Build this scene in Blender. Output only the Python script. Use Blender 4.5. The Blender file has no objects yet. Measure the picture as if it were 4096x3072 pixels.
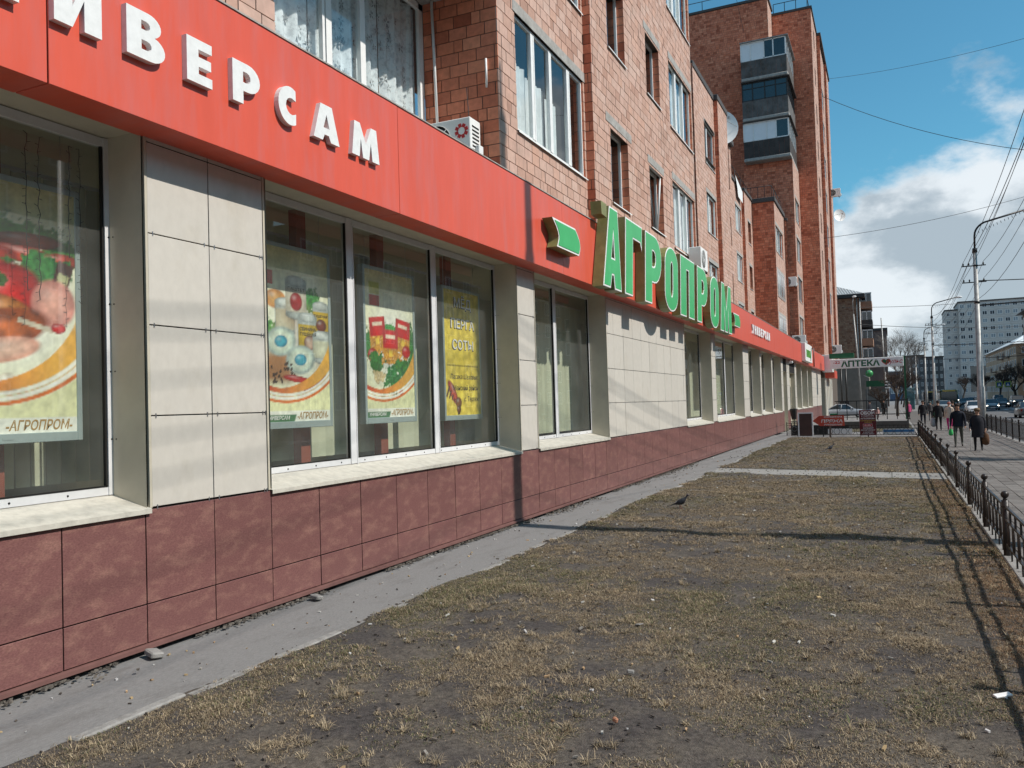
import bpy, bmesh, math, random
import numpy as np
from mathutils import Vector, Matrix, Quaternion
random.seed(7); RNG = np.random.default_rng(11)
S = bpy.context.scene; C = S.collection
# ------------------------------------------------------------------ camera, sky, sun, exposure
cam_d = bpy.data.cameras.new('camera'); cam = bpy.data.objects.new('camera', cam_d); C.objects.link(cam); S.camera = cam
cam_d.sensor_fit = 'HORIZONTAL'; cam_d.sensor_width = 36.0; cam_d.lens = 3300/4096*36; cam_d.clip_start = .05; cam_d.clip_end = 3000
def nrm(v): return v/np.linalg.norm(v)
F_PX = 3300.
_Y = nrm(np.array([3558-2048, 1580-1536, F_PX])); _p2 = np.array([3558-2048-1000, 1580-1536+30, F_PX])   # street axis and horizon (roll) as the phone was held
_Z = nrm(np.cross(_Y, _p2)); _Z = -_Z if _Z[1] > 0 else _Z
_X = np.cross(_Y, _Z); CR = np.array([_X, _Y, _Z]); CP = np.array([6.374, 0., 2.15])
cam.matrix_world = Matrix(((CR[0][0], -CR[0][1], -CR[0][2], CP[0]), (CR[1][0], -CR[1][1], -CR[1][2], CP[1]), (CR[2][0], -CR[2][1], -CR[2][2], CP[2]), (0, 0, 0, 1)))
def proj(P):
    q = (np.atleast_2d(P)-CP)@CR
    return np.c_[q[:, :2]/np.maximum(q[:, 2:], 1e-6)*F_PX+np.array([2048, 1536]), q[:, 2]]
SUN_EL, SUN_AZ = math.radians(45.5), math.radians(88)
W = bpy.data.worlds.new('World'); S.world = W; W.use_nodes = True
nt = W.node_tree; N = nt.nodes; Lk = nt.links; N.clear()
def wn(t, **k):
    n = N.new(t)
    for a, b in k.items(): setattr(n, a, b)
    return n
def wm(op, a, b=None, c=None):
    n = N.new('ShaderNodeMath'); n.operation = op
    for i, v in enumerate((a, b, c)):
        if v is None: continue
        if isinstance(v, (int, float)): n.inputs[i].default_value = v
        else: Lk.new(v, n.inputs[i])
    return n.outputs[0]
sky = wn('ShaderNodeTexSky', sky_type='NISHITA', sun_disc=False, sun_elevation=SUN_EL, sun_rotation=SUN_AZ, altitude=200., air_density=1.0, dust_density=.6, ozone_density=2.2)
tint = wn('ShaderNodeMix', data_type='RGBA', blend_type='MULTIPLY'); tint.inputs[0].default_value = 1.
Lk.new(sky.outputs[0], tint.inputs[6]); tint.inputs[7].default_value = (.62, 1.24, 1.22, 1)
tc = wn('ShaderNodeTexCoord'); sep = wn('ShaderNodeSeparateXYZ'); Lk.new(tc.outputs['Generated'], sep.inputs[0])
el = wm('ARCSINE', sep.outputs[2]); az = wm('ARCTAN2', sep.outputs[0], sep.outputs[1])
mp = wn('ShaderNodeMapping'); Lk.new(tc.outputs['Generated'], mp.inputs[0]); mp.inputs['Scale'].default_value = (1, 1, 1.7); mp.inputs['Location'].default_value = (.37, .18, .05)
def wnoise(scale, detail, rough, loc=None):
    n = wn('ShaderNodeTexNoise'); n.inputs['Scale'].default_value = scale; n.inputs['Detail'].default_value = detail; n.inputs['Roughness'].default_value = rough
    src = mp
    if loc:
        src = wn('ShaderNodeMapping'); Lk.new(mp.outputs[0], src.inputs[0]); src.inputs['Location'].default_value = loc
    Lk.new(src.outputs[0], n.inputs['Vector']); return n.outputs['Fac']
n1 = wnoise(5.0, 9, .56); n2 = wnoise(7., 8, .6, (0, 0, .09)); n3 = wnoise(2.4, 3, .5, (3, 1, 2))
# cumulus bank round the horizon, its top between 10 and 20 degrees, with loose puffs above
top = wm('ADD', wm('MULTIPLY', wm('SINE', wm('ADD', wm('MULTIPLY', az, 5.0), .1)), .085), .275)
bias = wm('MULTIPLY', wm('SUBTRACT', top, el), 5.5)
cov = wm('ADD', wm('MULTIPLY', wm('SUBTRACT', n1, .5), 2.6), bias)
cov2 = wm('MULTIPLY', wm('SUBTRACT', wm('ADD', wm('MULTIPLY', n3, .7), wm('MULTIPLY', n1, .5)), .672), 6.)
hi = wn('ShaderNodeMapRange', interpolation_type='SMOOTHSTEP'); Lk.new(wm('MAXIMUM', cov, cov2), hi.inputs[0]); hi.inputs[1].default_value = -.02; hi.inputs[2].default_value = .34
shade = wn('ShaderNodeMapRange', interpolation_type='SMOOTHSTEP'); Lk.new(wm('ADD', wm('MULTIPLY', wm('SUBTRACT', n2, n1), 2.4), wm('SUBTRACT', .62, wm('MULTIPLY', cov, .42))), shade.inputs[0]); shade.inputs[1].default_value = .05; shade.inputs[2].default_value = .75
cc = wn('ShaderNodeMix', data_type='RGBA'); Lk.new(shade.outputs[0], cc.inputs[0]); cc.inputs[6].default_value = (3.9, 4.6, 5.2, 1); cc.inputs[7].default_value = (7.6, 8.1, 8.5, 1)
mixc = wn('ShaderNodeMix', data_type='RGBA'); Lk.new(wm('MULTIPLY', hi.outputs[0], .96), mixc.inputs[0]); Lk.new(tint.outputs[2], mixc.inputs[6]); Lk.new(cc.outputs[2], mixc.inputs[7])
bg = wn('ShaderNodeBackground'); bg.inputs[1].default_value = .112; Lk.new(mixc.outputs[2], bg.inputs[0])
wo = wn('ShaderNodeOutputWorld'); Lk.new(bg.outputs[0], wo.inputs[0])
sd = bpy.data.lights.new('sun', 'SUN'); sd.energy = 4.75; sd.angle = math.radians(.55); sd.color = (1., .94, .87)
sun = bpy.data.objects.new('sun', sd); C.objects.link(sun)
sun.rotation_euler = Vector((math.cos(SUN_EL)*math.sin(SUN_AZ), math.cos(SUN_EL)*math.cos(SUN_AZ), math.sin(SUN_EL))).to_track_quat('Z', 'Y').to_euler()
sun.location = (40, 0, 45)
S.view_settings.view_transform = 'Standard'; S.view_settings.look = 'None'; S.view_settings.exposure = 0.0; S.view_settings.gamma = 1; S.view_settings.use_curve_mapping = False
# ------------------------------------------------------------------ helpers
MT = {}
def M(name, col, rough=.6, var=.12, scale=4., bump=0., bscale=40., metal=0., spec=.4, island=0., hue=None, detail=6, col2=None, thr=None, scale2=None, attr=None, coat=0., stretch=None):
    m = bpy.data.materials.new(name); m.use_nodes = True; t = m.node_tree; n = t.nodes; l = t.links
    b = n['Principled BSDF']; b.inputs['Roughness'].default_value = rough; b.inputs['Metallic'].default_value = metal; b.inputs['Specular IOR Level'].default_value = spec
    if coat: b.inputs['Coat Weight'].default_value = coat; b.inputs['Coat Roughness'].default_value = .08
    geo = n.new('ShaderNodeNewGeometry'); pos = geo.outputs['Position']
    if stretch: sm_ = n.new('ShaderNodeMapping'); l.new(pos, sm_.inputs[0]); sm_.inputs['Scale'].default_value = stretch[:3]; sm_.inputs['Rotation'].default_value = ((stretch[3] if len(stretch) > 3 else 0), 0, 0); pos = sm_.outputs[0]
    def noise(s, d=detail, r=.6):
        x = n.new('ShaderNodeTexNoise'); x.inputs['Scale'].default_value = s; x.inputs['Detail'].default_value = d; x.inputs['Roughness'].default_value = r; l.new(pos, x.inputs['Vector']); return x.outputs['Fac']
    def mr(src, a, bb, c, d):
        x = n.new('ShaderNodeMapRange'); l.new(src, x.inputs[0]); x.inputs[1].default_value = a; x.inputs[2].default_value = bb; x.inputs[3].default_value = c; x.inputs[4].default_value = d; return x.outputs[0]
    def mix(f, a, bb, bt='MIX'):
        x = n.new('ShaderNodeMix'); x.data_type = 'RGBA'; x.blend_type = bt
        for s, v in ((x.inputs[0], f), (x.inputs[6], a), (x.inputs[7], bb)):
            if isinstance(v, (int, float)): s.default_value = v
            elif isinstance(v, tuple): s.default_value = (*v[:3], 1)
            else: l.new(v, s)
        return x.outputs[2]
    if attr:
        a = n.new('ShaderNodeAttribute'); a.attribute_name = attr; base = a.outputs['Color']
    else:
        base = tuple(col)
    if col2 is not None:
        lo, hi_ = thr or (.45, .6)
        base = mix(mr(noise(scale2 or scale*.4, 8, .65), lo, hi_, 0, 1), base, tuple(col2))
    f = mr(noise(scale), .3, .7, 1-var, 1+var)
    cx = n.new('ShaderNodeCombineColor'); [l.new(f, cx.inputs[i]) for i in range(3)]
    base = mix(1., base, cx.outputs[0], 'MULTIPLY')
    if island:
        oi = n.new('ShaderNodeObjectInfo'); ad = n.new('ShaderNodeMath'); ad.operation = 'ADD'; l.new(oi.outputs['Random'], ad.inputs[0]); l.new(geo.outputs['Random Per Island'], ad.inputs[1])
        fr = n.new('ShaderNodeMath'); fr.operation = 'FRACT'; l.new(ad.outputs[0], fr.inputs[0])
        if hue:
            rp = n.new('ShaderNodeValToRGB'); rp.color_ramp.elements[0].color = (*hue[0], 1); rp.color_ramp.elements[1].color = (*hue[-1], 1)
            for i, h in enumerate(hue[1:-1]):
                e = rp.color_ramp.elements.new((i+1)/(len(hue)-1)); e.color = (*h, 1)
            l.new(fr.outputs[0], rp.inputs[0]); base = mix(1., base, rp.outputs[0], 'MULTIPLY')
        else:
            g = mr(fr.outputs[0], 0, 1, 1-island, 1+island); c2 = n.new('ShaderNodeCombineColor'); [l.new(g, c2.inputs[i]) for i in range(3)]; base = mix(1., base, c2.outputs[0], 'MULTIPLY')
    if isinstance(base, tuple): b.inputs['Base Color'].default_value = (*base, 1)
    else: l.new(base, b.inputs['Base Color'])
    if bump:
        bp = n.new('ShaderNodeBump'); bp.inputs['Strength'].default_value = bump; bp.inputs['Distance'].default_value = .02; l.new(noise(bscale, 5, .6), bp.inputs['Height']); l.new(bp.outputs[0], b.inputs['Normal'])
    MT[name] = m; return m
def glass(name, tintc=(.9, .95, .93), refl=1.0, ior=1.5, rough=.01, haze=0.):
    m = bpy.data.materials.new(name); m.use_nodes = True; t = m.node_tree; n = t.nodes; l = t.links; n.clear()
    tr = n.new('ShaderNodeBsdfTransparent'); tr.inputs[0].default_value = (*tintc, 1)
    gl = n.new('ShaderNodeBsdfGlossy'); gl.inputs['Roughness'].default_value = rough; gl.inputs[0].default_value = (refl, refl, refl, 1)
    fr = n.new('ShaderNodeFresnel'); ge = n.new('ShaderNodeNewGeometry'); e1 = n.new('ShaderNodeMath'); e1.operation = 'MULTIPLY_ADD'; l.new(ge.outputs['Backfacing'], e1.inputs[0]); e1.inputs[1].default_value = 1/ior-ior; e1.inputs[2].default_value = ior; l.new(e1.outputs[0], fr.inputs[0])
    mx = n.new('ShaderNodeMixShader'); o = n.new('ShaderNodeOutputMaterial')
    if haze:   # film of dust on the pane
        df = n.new('ShaderNodeBsdfDiffuse'); df.inputs[0].default_value = (.72, .74, .70, 1); m2 = n.new('ShaderNodeMixShader'); nz = n.new('ShaderNodeTexNoise'); nz.inputs['Scale'].default_value = 2.2; nz.inputs['Detail'].default_value = 6; l.new(ge.outputs['Position'], nz.inputs['Vector']); mu = n.new('ShaderNodeMath'); mu.operation = 'MULTIPLY'; l.new(nz.outputs['Fac'], mu.inputs[0]); mu.inputs[1].default_value = haze*2; l.new(mu.outputs[0], m2.inputs[0]); l.new(tr.outputs[0], m2.inputs[1]); l.new(df.outputs[0], m2.inputs[2]); tr = m2
    l.new(fr.outputs[0], mx.inputs[0]); l.new(tr.outputs[0], mx.inputs[1]); l.new(gl.outputs[0], mx.inputs[2]); l.new(mx.outputs[0], o.inputs[0])
    MT[name] = m; return m
def emit(name, col, s):
    m = bpy.data.materials.new(name); m.use_nodes = True; b = m.node_tree.nodes['Principled BSDF']; b.inputs['Base Color'].default_value = (*col, 1); b.inputs['Emission Color'].default_value = (*col, 1); b.inputs['Emission Strength'].default_value = s; MT[name] = m; return m
class MB:
    def __init__(s): s.v = []; s.f = []; s.mi = []; s.sm = []
    def add(s, vs, fs, mi=0, sm=False):
        o = len(s.v); s.v.extend([tuple(map(float, p)) for p in vs]); s.f.extend([tuple(i+o for i in q) for q in fs]); s.mi.extend([mi]*len(fs)); s.sm.extend([sm]*len(fs)); return s
    def box(s, x0, x1, y0, y1, z0, z1, mi=0):
        if x0 > x1: x0, x1 = x1, x0
        if y0 > y1: y0, y1 = y1, y0
        if z0 > z1: z0, z1 = z1, z0
        return s.add([(x0, y0, z0), (x1, y0, z0), (x1, y1, z0), (x0, y1, z0), (x0, y0, z1), (x1, y0, z1), (x1, y1, z1), (x0, y1, z1)],
                     [(0, 3, 2, 1), (4, 5, 6, 7), (0, 1, 5, 4), (1, 2, 6, 5), (2, 3, 7, 6), (3, 0, 4, 7)], mi)
    def bbox(s, x0, x1, y0, y1, z0, z1, b=.01, mi=0):   # box with chamfered edges
        o = len(s.v); bm = bmesh.new(); bmesh.ops.create_cube(bm, size=1)
        for v in bm.verts: v.co = Vector(((x0+x1)/2+v.co.x*(x1-x0), (y0+y1)/2+v.co.y*(y1-y0), (z0+z1)/2+v.co.z*(z1-z0)))
        bmesh.ops.bevel(bm, geom=bm.edges[:], offset=b, segments=1, affect='EDGES'); s.bm(bm, mi); return s
    def bm(s, bm, mi=0, sm=False, mat=None):
        bm.verts.index_update(); s.add([(mat@v.co if mat else v.co) for v in bm.verts], [[v.index for v in f.verts] for f in bm.faces], mi, sm); bm.free(); return s
    def quad(s, a, b, c, d, mi=0): return s.add([a, b, c, d], [(0, 1, 2, 3)], mi)
    def obox(s, c, U, V, N_, u, v, n, mi=0):            # oriented box, half sizes
        c, U, V, N_ = map(Vector, (c, U, V, N_)); P = [c+U*(a*u)+V*(b*v)+N_*(d*n) for d in (-1, 1) for (a, b) in ((-1, -1), (1, -1), (1, 1), (-1, 1))]
        return s.add(P, [(0, 3, 2, 1), (4, 5, 6, 7), (0, 1, 5, 4), (1, 2, 6, 5), (2, 3, 7, 6), (3, 0, 4, 7)], mi)
    def tube(s, pts, r, n=8, mi=0, caps=True, sm=True):
        pts = [Vector(p) for p in pts]; rs = r if isinstance(r, (list, tuple)) else [r]*len(pts); rings = []; up = None
        for i, p in enumerate(pts):
            d = (pts[min(i+1, len(pts)-1)]-pts[max(i-1, 0)])
            d = d.normalized() if d.length > 1e-9 else Vector((0, 0, 1))
            if up is None: up = d.orthogonal().normalized()
            up = (up-d*up.dot(d)); up = up.normalized() if up.length > 1e-6 else d.orthogonal().normalized(); w = d.cross(up)
            rings.append([p+(up*math.cos(a*2*math.pi/n)+w*math.sin(a*2*math.pi/n))*rs[i] for a in range(n)])
        fs = [(i*n+a, i*n+(a+1) % n, (i+1)*n+(a+1) % n, (i+1)*n+a) for i in range(len(pts)-1) for a in range(n)]
        s.add([v for q in rings for v in q], fs, mi, sm)
        if caps: o = len(s.v)-len(pts)*n; s.f += [tuple(range(o+n-1, o-1, -1)), tuple(range(o+(len(pts)-1)*n, o+len(pts)*n))]; s.mi += [mi]*2; s.sm += [False]*2
        return s
    def lathe(s, prof, c=(0, 0, 0), n=16, mi=0, sm=True):
        vs = [(c[0]+r*math.cos(a*2*math.pi/n), c[1]+r*math.sin(a*2*math.pi/n), c[2]+z) for r, z in prof for a in range(n)]
        return s.add(vs, [(i*n+a, i*n+(a+1) % n, (i+1)*n+(a+1) % n, (i+1)*n+a) for i in range(len(prof)-1) for a in range(n)], mi, sm)
    def ball(s, c, r, n=10, mi=0, sc=(1, 1, 1)):
        bm = bmesh.new(); bmesh.ops.create_uvsphere(bm, u_segments=n, v_segments=max(6, n*2//3), radius=1)
        for v in bm.verts: v.co = Vector((c[0]+v.co.x*r*sc[0], c[1]+v.co.y*r*sc[1], c[2]+v.co.z*r*sc[2]))
        return s.bm(bm, mi, True)
    def prism(s, poly, d0, d1, fn, mi=0, mside=None):   # polygon (u,v) extruded from d0 to d1, fn(u,v,d)->xyz
        n = len(poly); s.add([fn(u, v, d) for d in (d0, d1) for u, v in poly], [tuple(range(n-1, -1, -1)), tuple(range(n, 2*n))], mi)
        o = len(s.v)-2*n; s.f += [(o+i, o+(i+1) % n, o+n+(i+1) % n, o+n+i) for i in range(n)]; s.mi += [mi if mside is None else mside]*n; s.sm += [False]*n; return s
    def ring(s, c, U, V, R, r, n=20, k=6, mi=0):
        c, U, V = Vector(c), Vector(U), Vector(V); Nn = U.cross(V); vs = []
        for a in range(n):
            t = a*2*math.pi/n; d = U*math.cos(t)+V*math.sin(t)
            for b in range(k): q = b*2*math.pi/k; vs.append(c+d*(R+r*math.cos(q))+Nn*(r*math.sin(q)))
        return s.add(vs, [(a*k+b, ((a+1) % n)*k+b, ((a+1) % n)*k+(b+1) % k, a*k+(b+1) % k) for a in range(n) for b in range(k)], mi, True)
    def mesh(s, name, mats):
        me = bpy.data.meshes.new(name); me.from_pydata(s.v, [], s.f)
        for m in (mats if isinstance(mats, (list, tuple)) else [mats]): me.materials.append(m)
        me.polygons.foreach_set('material_index', s.mi); me.polygons.foreach_set('use_smooth', s.sm); me.update(); return me
def wloc(p):
    v = Vector((0, 0, 0))
    while p is not None: v += Vector(p.location); p = p.parent
    return v
def link(name, data, parent=None, loc=None, world=True):
    o = bpy.data.objects.new(name, data); C.objects.link(o)
    base = Vector(loc) if loc is not None else Vector((0, 0, 0))
    if parent is not None:
        o.parent = parent
        if world: base = base-wloc(parent)
    o.location = base; return o
def obj(name, mb, mats, parent=None, loc=None, world=True):
    return link(name, mb.mesh(name, mats) if isinstance(mb, MB) else mb, parent, loc, world)
def tag(o, label=None, cat=None, group=None, kind=None):
    for k, v in (('label', label), ('category', cat), ('group', group), ('kind', kind)):
        if v: o[k] = v
    return o
def thing(name, label, cat, loc=(0, 0, 0), group=None):
    o = bpy.data.objects.new(name, None); C.objects.link(o); o.location = loc; o.empty_display_size = .2; return tag(o, label, cat, group)
def dup(o, loc=None, rz=None, label=None, parent=None, group=None):
    c = o.copy(); C.objects.link(c)
    if parent is not None: c.parent = parent
    for ch in o.children: dup(ch, parent=c)
    if loc is not None: c.location = loc
    if rz is not None: c.rotation_euler = (0, 0, rz)
    if label: c['label'] = label
    if group: c['group'] = group
    return c
def vnoise(x, y, seed=0):
    g = np.random.default_rng(seed).random((256, 256)); xi = np.floor(x).astype(int); yi = np.floor(y).astype(int); fx = x-xi; fy = y-yi; fx = fx*fx*(3-2*fx); fy = fy*fy*(3-2*fy)
    a = g[xi % 256, yi % 256]; b = g[(xi+1) % 256, yi % 256]; c = g[xi % 256, (yi+1) % 256]; d = g[(xi+1) % 256, (yi+1) % 256]
    return (a*(1-fx)+b*fx)*(1-fy)+(c*(1-fx)+d*fx)*fy
def fbm(x, y, o=4, seed=0):
    r = 0; a = .5; t = 0
    for i in range(o): r = r+a*vnoise(x*2**i, y*2**i, seed+i); t += a; a *= .5
    return r/t
def big_mesh(name, V, F, mats, attr=None):
    me = bpy.data.meshes.new(name); V = np.asarray(V, np.float32); F = np.asarray(F, np.int32); k = F.shape[1]
    me.vertices.add(len(V)); me.vertices.foreach_set('co', V.ravel()); me.loops.add(F.size); me.loops.foreach_set('vertex_index', F.ravel()); me.polygons.add(len(F))
    me.polygons.foreach_set('loop_start', np.arange(0, F.size, k, dtype=np.int32)); me.polygons.foreach_set('loop_total', np.full(len(F), k, np.int32))
    for m in (mats if isinstance(mats, (list, tuple)) else [mats]): me.materials.append(m)
    if attr is not None:
        a = me.color_attributes.new('tint', 'FLOAT_COLOR', 'POINT'); a.data.foreach_set('color', np.c_[attr, np.ones(len(attr))].astype(np.float32).ravel())
    me.polygons.foreach_set('use_smooth', np.zeros(len(F), bool)); me.update(); me.validate(); return me
def text_mb(body, size=1., bold=0., shear=0., ext=0., align='LEFT', fn=None, mi=0, width=None, space=1., mb=None, res=3):
    cu = bpy.data.curves.new('lettering', 'FONT'); cu.body = body; cu.size = size; cu.offset = bold*size; cu.shear = shear; cu.extrude = ext; cu.align_x = align; cu.space_character = space; cu.resolution_u = res
    o = bpy.data.objects.new('lettering', cu); C.objects.link(o); dg = bpy.context.evaluated_depsgraph_get(); me = bpy.data.meshes.new_from_object(o.evaluated_get(dg))
    v = np.array([p.co[:] for p in me.vertices]); fs = [tuple(p.vertices) for p in me.polygons]
    bpy.data.objects.remove(o); bpy.data.curves.remove(cu); bpy.data.meshes.remove(me)
    mb = mb or MB()
    if len(v) == 0: return mb
    if width:
        w = v[:, 0].max()-v[:, 0].min(); k = width/w; v[:, 0] *= k
    return mb.add([fn(*p) for p in v], fs, mi)
def curve_mb(polys, d0, d1, fn, offset=0., mi=0, mside=None, mb=None):   # filled 2D outlines with holes, extruded
    cu = bpy.data.curves.new('outline', 'CURVE'); cu.dimensions = '2D'; cu.fill_mode = 'BOTH'; cu.extrude = .5; cu.offset = offset
    for p in polys:
        sp = cu.splines.new('POLY'); sp.points.add(len(p)-1); sp.use_cyclic_u = True
        for i, (u, v) in enumerate(p): sp.points[i].co = (u, v, 0, 1)
    o = bpy.data.objects.new('outline', cu); C.objects.link(o); dg = bpy.context.evaluated_depsgraph_get(); me = bpy.data.meshes.new_from_object(o.evaluated_get(dg)); mb = mb or MB(); off = len(mb.v)
    mb.v += [tuple(fn(p.co.x, p.co.y, d0+(p.co.z+.5)*(d1-d0))) for p in me.vertices]
    for p in me.polygons:
        mb.f.append(tuple(i+off for i in p.vertices)); mb.mi.append(mi if (abs(p.normal.z) > .5 or mside is None) else mside); mb.sm.append(False)
    bpy.data.objects.remove(o); bpy.data.curves.remove(cu); bpy.data.meshes.remove(me); return mb
FX = lambda x0: (lambda u, v, d: (x0+d, u, v))            # sign faces the street (+x): u along y, v up
FY = lambda y0: (lambda u, v, d: (u, y0-d, v))            # sign faces back along the street (-y): u along x
# ------------------------------------------------------------------ materials
BR_H = [(.62, .50, .46), (.86, .80, .78), (1., 1., 1.), (1.10, 1.16, 1.18), (1.02, .92, .84), (1.22, 1.42, 1.45), (.95, .86, .80)]
brick = M('fired_brick', (.60, .20, .115), .88, .16, 9., .15, 60., island=1, hue=BR_H)  # returns and jambs: the redder look of shade put into the brick colour
brick_lit = M('sunlit_brick', (.52, .335, .265), .9, .10, 9., .12, 60., col2=(.41, .27, .215), thr=(.50, .74), scale2=1.1, island=1, hue=[(.78, .70, .66), (.95, .92, .90), (1., 1., 1.), (1.04, 1.06, 1.08), (1.02, .95, .90), (1.08, 1.16, 1.2), (.9, .86, .84)])  # street faces: same brick, sunlit tone put into its colour, plus stains
mortar = M('grey_mortar', (.11, .088, .072), .95, .2, 12., .4, 50.)
brick2 = M('dark_brick', (.40, .22, .145), .85, .15, 6., .3, 40., island=1, hue=BR_H)
plast = M('concrete', (.36, .345, .32), .9, .18, 6., .4, 40., col2=(.25, .24, .22), thr=(.5, .7), scale2=2.5)
parap = M('dark_parapet', (.075, .068, .065), .8, .25, 6., .3, 30.)
beige = M('beige_tile', (.56, .525, .465), .42, .05, 7., .03, 90., col2=(.50, .46, .39), thr=(.54, .78), scale2=1.6, island=.035, stretch=(1, 1.3, .9), detail=8)
beigem = M('beige_metal', (.52, .475, .375), .5, .07, 3., .0, col2=(.44, .40, .32), thr=(.55, .8), scale2=2.)
sillm = M('sill_metal', (.53, .50, .43), .55, .12, 10., .1, 60., col2=(.40, .38, .33), thr=(.5, .72), scale2=7.)
plinth = M('brown_stoneware', (.175, .079, .073), .36, .30, 75., .05, 120., col2=(.265, .138, .112), thr=(.48, .72), scale2=6.5, island=.07, stretch=(1, .6, 1.25, .5), detail=12)
plinthm = M('plum_metal', (.17, .085, .075), .5, .15, 6.)
seam = M('black_joint', (.012, .011, .010), .9, .1, 3.)
red = M('red_composite_panel', (.655, .100, .058), .36, .05, 1.2, .10, 1.6, col2=(.59, .13, .105), thr=(.46, .74), scale2=1.1, spec=.4, stretch=(1, 4., .7), detail=8)
white = M('white_plastic', (.80, .80, .78), .45, .05, 6.)
whited = M('weathered_white', (.74, .75, .74), .55, .07, 14., col2=(.60, .60, .57), thr=(.58, .85), scale2=5.)
alu = M('white_aluminium', (.66, .66, .66), .38, .05, 8., spec=.5)
silver = M('silver_frame', (.42, .50, .50), .4, .06, 8., metal=.35)
chrome = M('steel', (.55, .56, .58), .3, .08, 20., metal=.9)
green = M('green_acrylic', (.035, .40, .115), .30, .05, 2., .02, 5., col2=(.06, .44, .15), thr=(.5, .8), scale2=2.)
olive = M('olive_letter_side', (.20, .205, .075), .45, .16, 5., col2=(.28, .26, .12), thr=(.5, .75), scale2=3.)
black = M('black_iron', (.022, .020, .019), .42, .3, 30., .15, 60.)
iron = M('brown_iron_paint', (.030, .022, .019), .38, .3, 25., .2, 70.)
asph = M('asphalt_walk', (.205, .198, .192), .93, .18, 45., .4, 160., col2=(.145, .136, .128), thr=(.52, .74), scale2=2.2, stretch=(2., .5, 1))
roadm = M('asphalt_road', (.105, .105, .108), .9, .12, 30., .35, 140., col2=(.15, .15, .152), thr=(.45, .7), scale2=.5)
pave = M('paving_block', (.175, .160, .148), .92, .14, 30., .4, 120., island=.16, col2=(.12, .105, .097), thr=(.46, .66), scale2=.8)
sandm = M('paving_bed', (.115, .105, .097), .95, .2, 20., .4, 100.)
kerbm = M('kerb_concrete', (.27, .26, .245), .9, .2, 14., .4, 70., col2=(.17, .16, .15), thr=(.5, .7), scale2=4.)
soil = M('bare_soil', (.066, .057, .053), .97, .5, 28., .9, 90., col2=(.118, .100, .080), thr=(.42, .62), scale2=1.1)
straw = M('dry_grass', (1, 1, 1), .85, .12, 20., attr='tint', spec=.2)
earth = M('ground_earth', (.12, .11, .10), .95, .2, .5)
paint = M('road_paint', (.62, .62, .60), .7, .15, 12., col2=(.30, .30, .30), thr=(.5, .8), scale2=5.)
gl_shop = glass('shop_glass', (.90, .93, .90), .95, 1.75, haze=.06)
gl_win = glass('window_glass', (.86, .91, .92), 1., 1.75)
gl_dark = M('dark_window_glass', (.022, .030, .036), .05, .2, 2., spec=1.0)
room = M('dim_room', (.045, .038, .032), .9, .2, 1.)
roomw = M('shop_interior_wall', (.50, .47, .38), .9, .1, 1.)
blind = M('pale_green_blind', (.60, .62, .46), .8, .05, 8., island=.07)
redpost = M('red_brown_column', (.27, .075, .045), .5, .1, 4.)
postrm = M('poster_print', (1, 1, 1), .35, .02, 5., attr='tint', spec=.5)
ink = M('black_ink', (.03, .028, .025), .5, .1, 5.)
golden = M('gold_lettering', (.42, .25, .08), .4, .1, 9.)
curt = M('net_curtain', (.84, .85, .84), .9, .12, 3., col2=(.62, .63, .63), thr=(.50, .60), scale2=9.)
drape = M('pale_drape', (.78, .78, .75), .9, .15, 4.)
signw = M('sign_white', (.82, .81, .78), .4, .05, 4.)
signg = M('sign_green', (.012, .105, .045), .4, .1, 4.)
signr = M('sign_red', (.56, .06, .035), .45, .1, 6., col2=(.60, .10, .05), thr=(.4, .7), scale2=3.)
maroon = M('maroon_banner', (.12, .010, .014), .5, .12, 6., col2=(.20, .012, .016), thr=(.4, .7), scale2=1.2)
yellow = M('yellow_lettering', (.62, .47, .10), .5, .05, 5.)
redtxt = M('red_lettering', (.50, .02, .025), .5, .05, 5.)
galv = M('galvanised_pole', (.36, .36, .35), .55, .18, 5., .1, 30., metal=.35, col2=(.24, .23, .22), thr=(.5, .7), scale2=2.)
cable = M('black_cable', (.03, .03, .032), .6, .2, 5.)
bark = M('tree_bark', (.065, .050, .040), .95, .3, 12., .6, 40.)
twig = M('brown_twig', (.075, .055, .045), .95, .3, 9.)
birch = M('pale_twig', (.18, .165, .15), .95, .2, 9.)
skin = M('skin', (.42, .24, .17), .6, .06, 20.)
# ------------------------------------------------------------------ ground and street surfaces
g = MB(); g.quad((-900, -300, -.42), (900, -300, -.42), (900, 1800, -.42), (-900, 1800, -.42)); tag(obj('ground', g, earth), kind='structure')
g = MB(); n = 60; xs = np.linspace(-.55, 1.30, 12); ys = np.linspace(-8, 52, 300)
zz = lambda x, y: -.060-.05*np.clip(x/1.3, 0, 1)+.012*(fbm(x*1.2+9, y*1.2, 3, 5)-.5)
XX, YY = np.meshgrid(xs, ys); edge = 1.14+.22*(fbm(YY*.35+3, YY*0+1.5, 4, 8)-.5)*2; XX = np.minimum(XX, edge)
V = np.c_[XX.ravel(), YY.ravel(), zz(XX, YY).ravel()]; k = len(xs); idx = np.arange((len(ys)-1)*k).reshape(-1, k)[:, :-1].ravel()
walk = link('asphalt_walk', big_mesh('asphalt_walk', V, np.c_[idx, idx+1, idx+k+1, idx+k], asph)); tag(walk, kind='structure')
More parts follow.
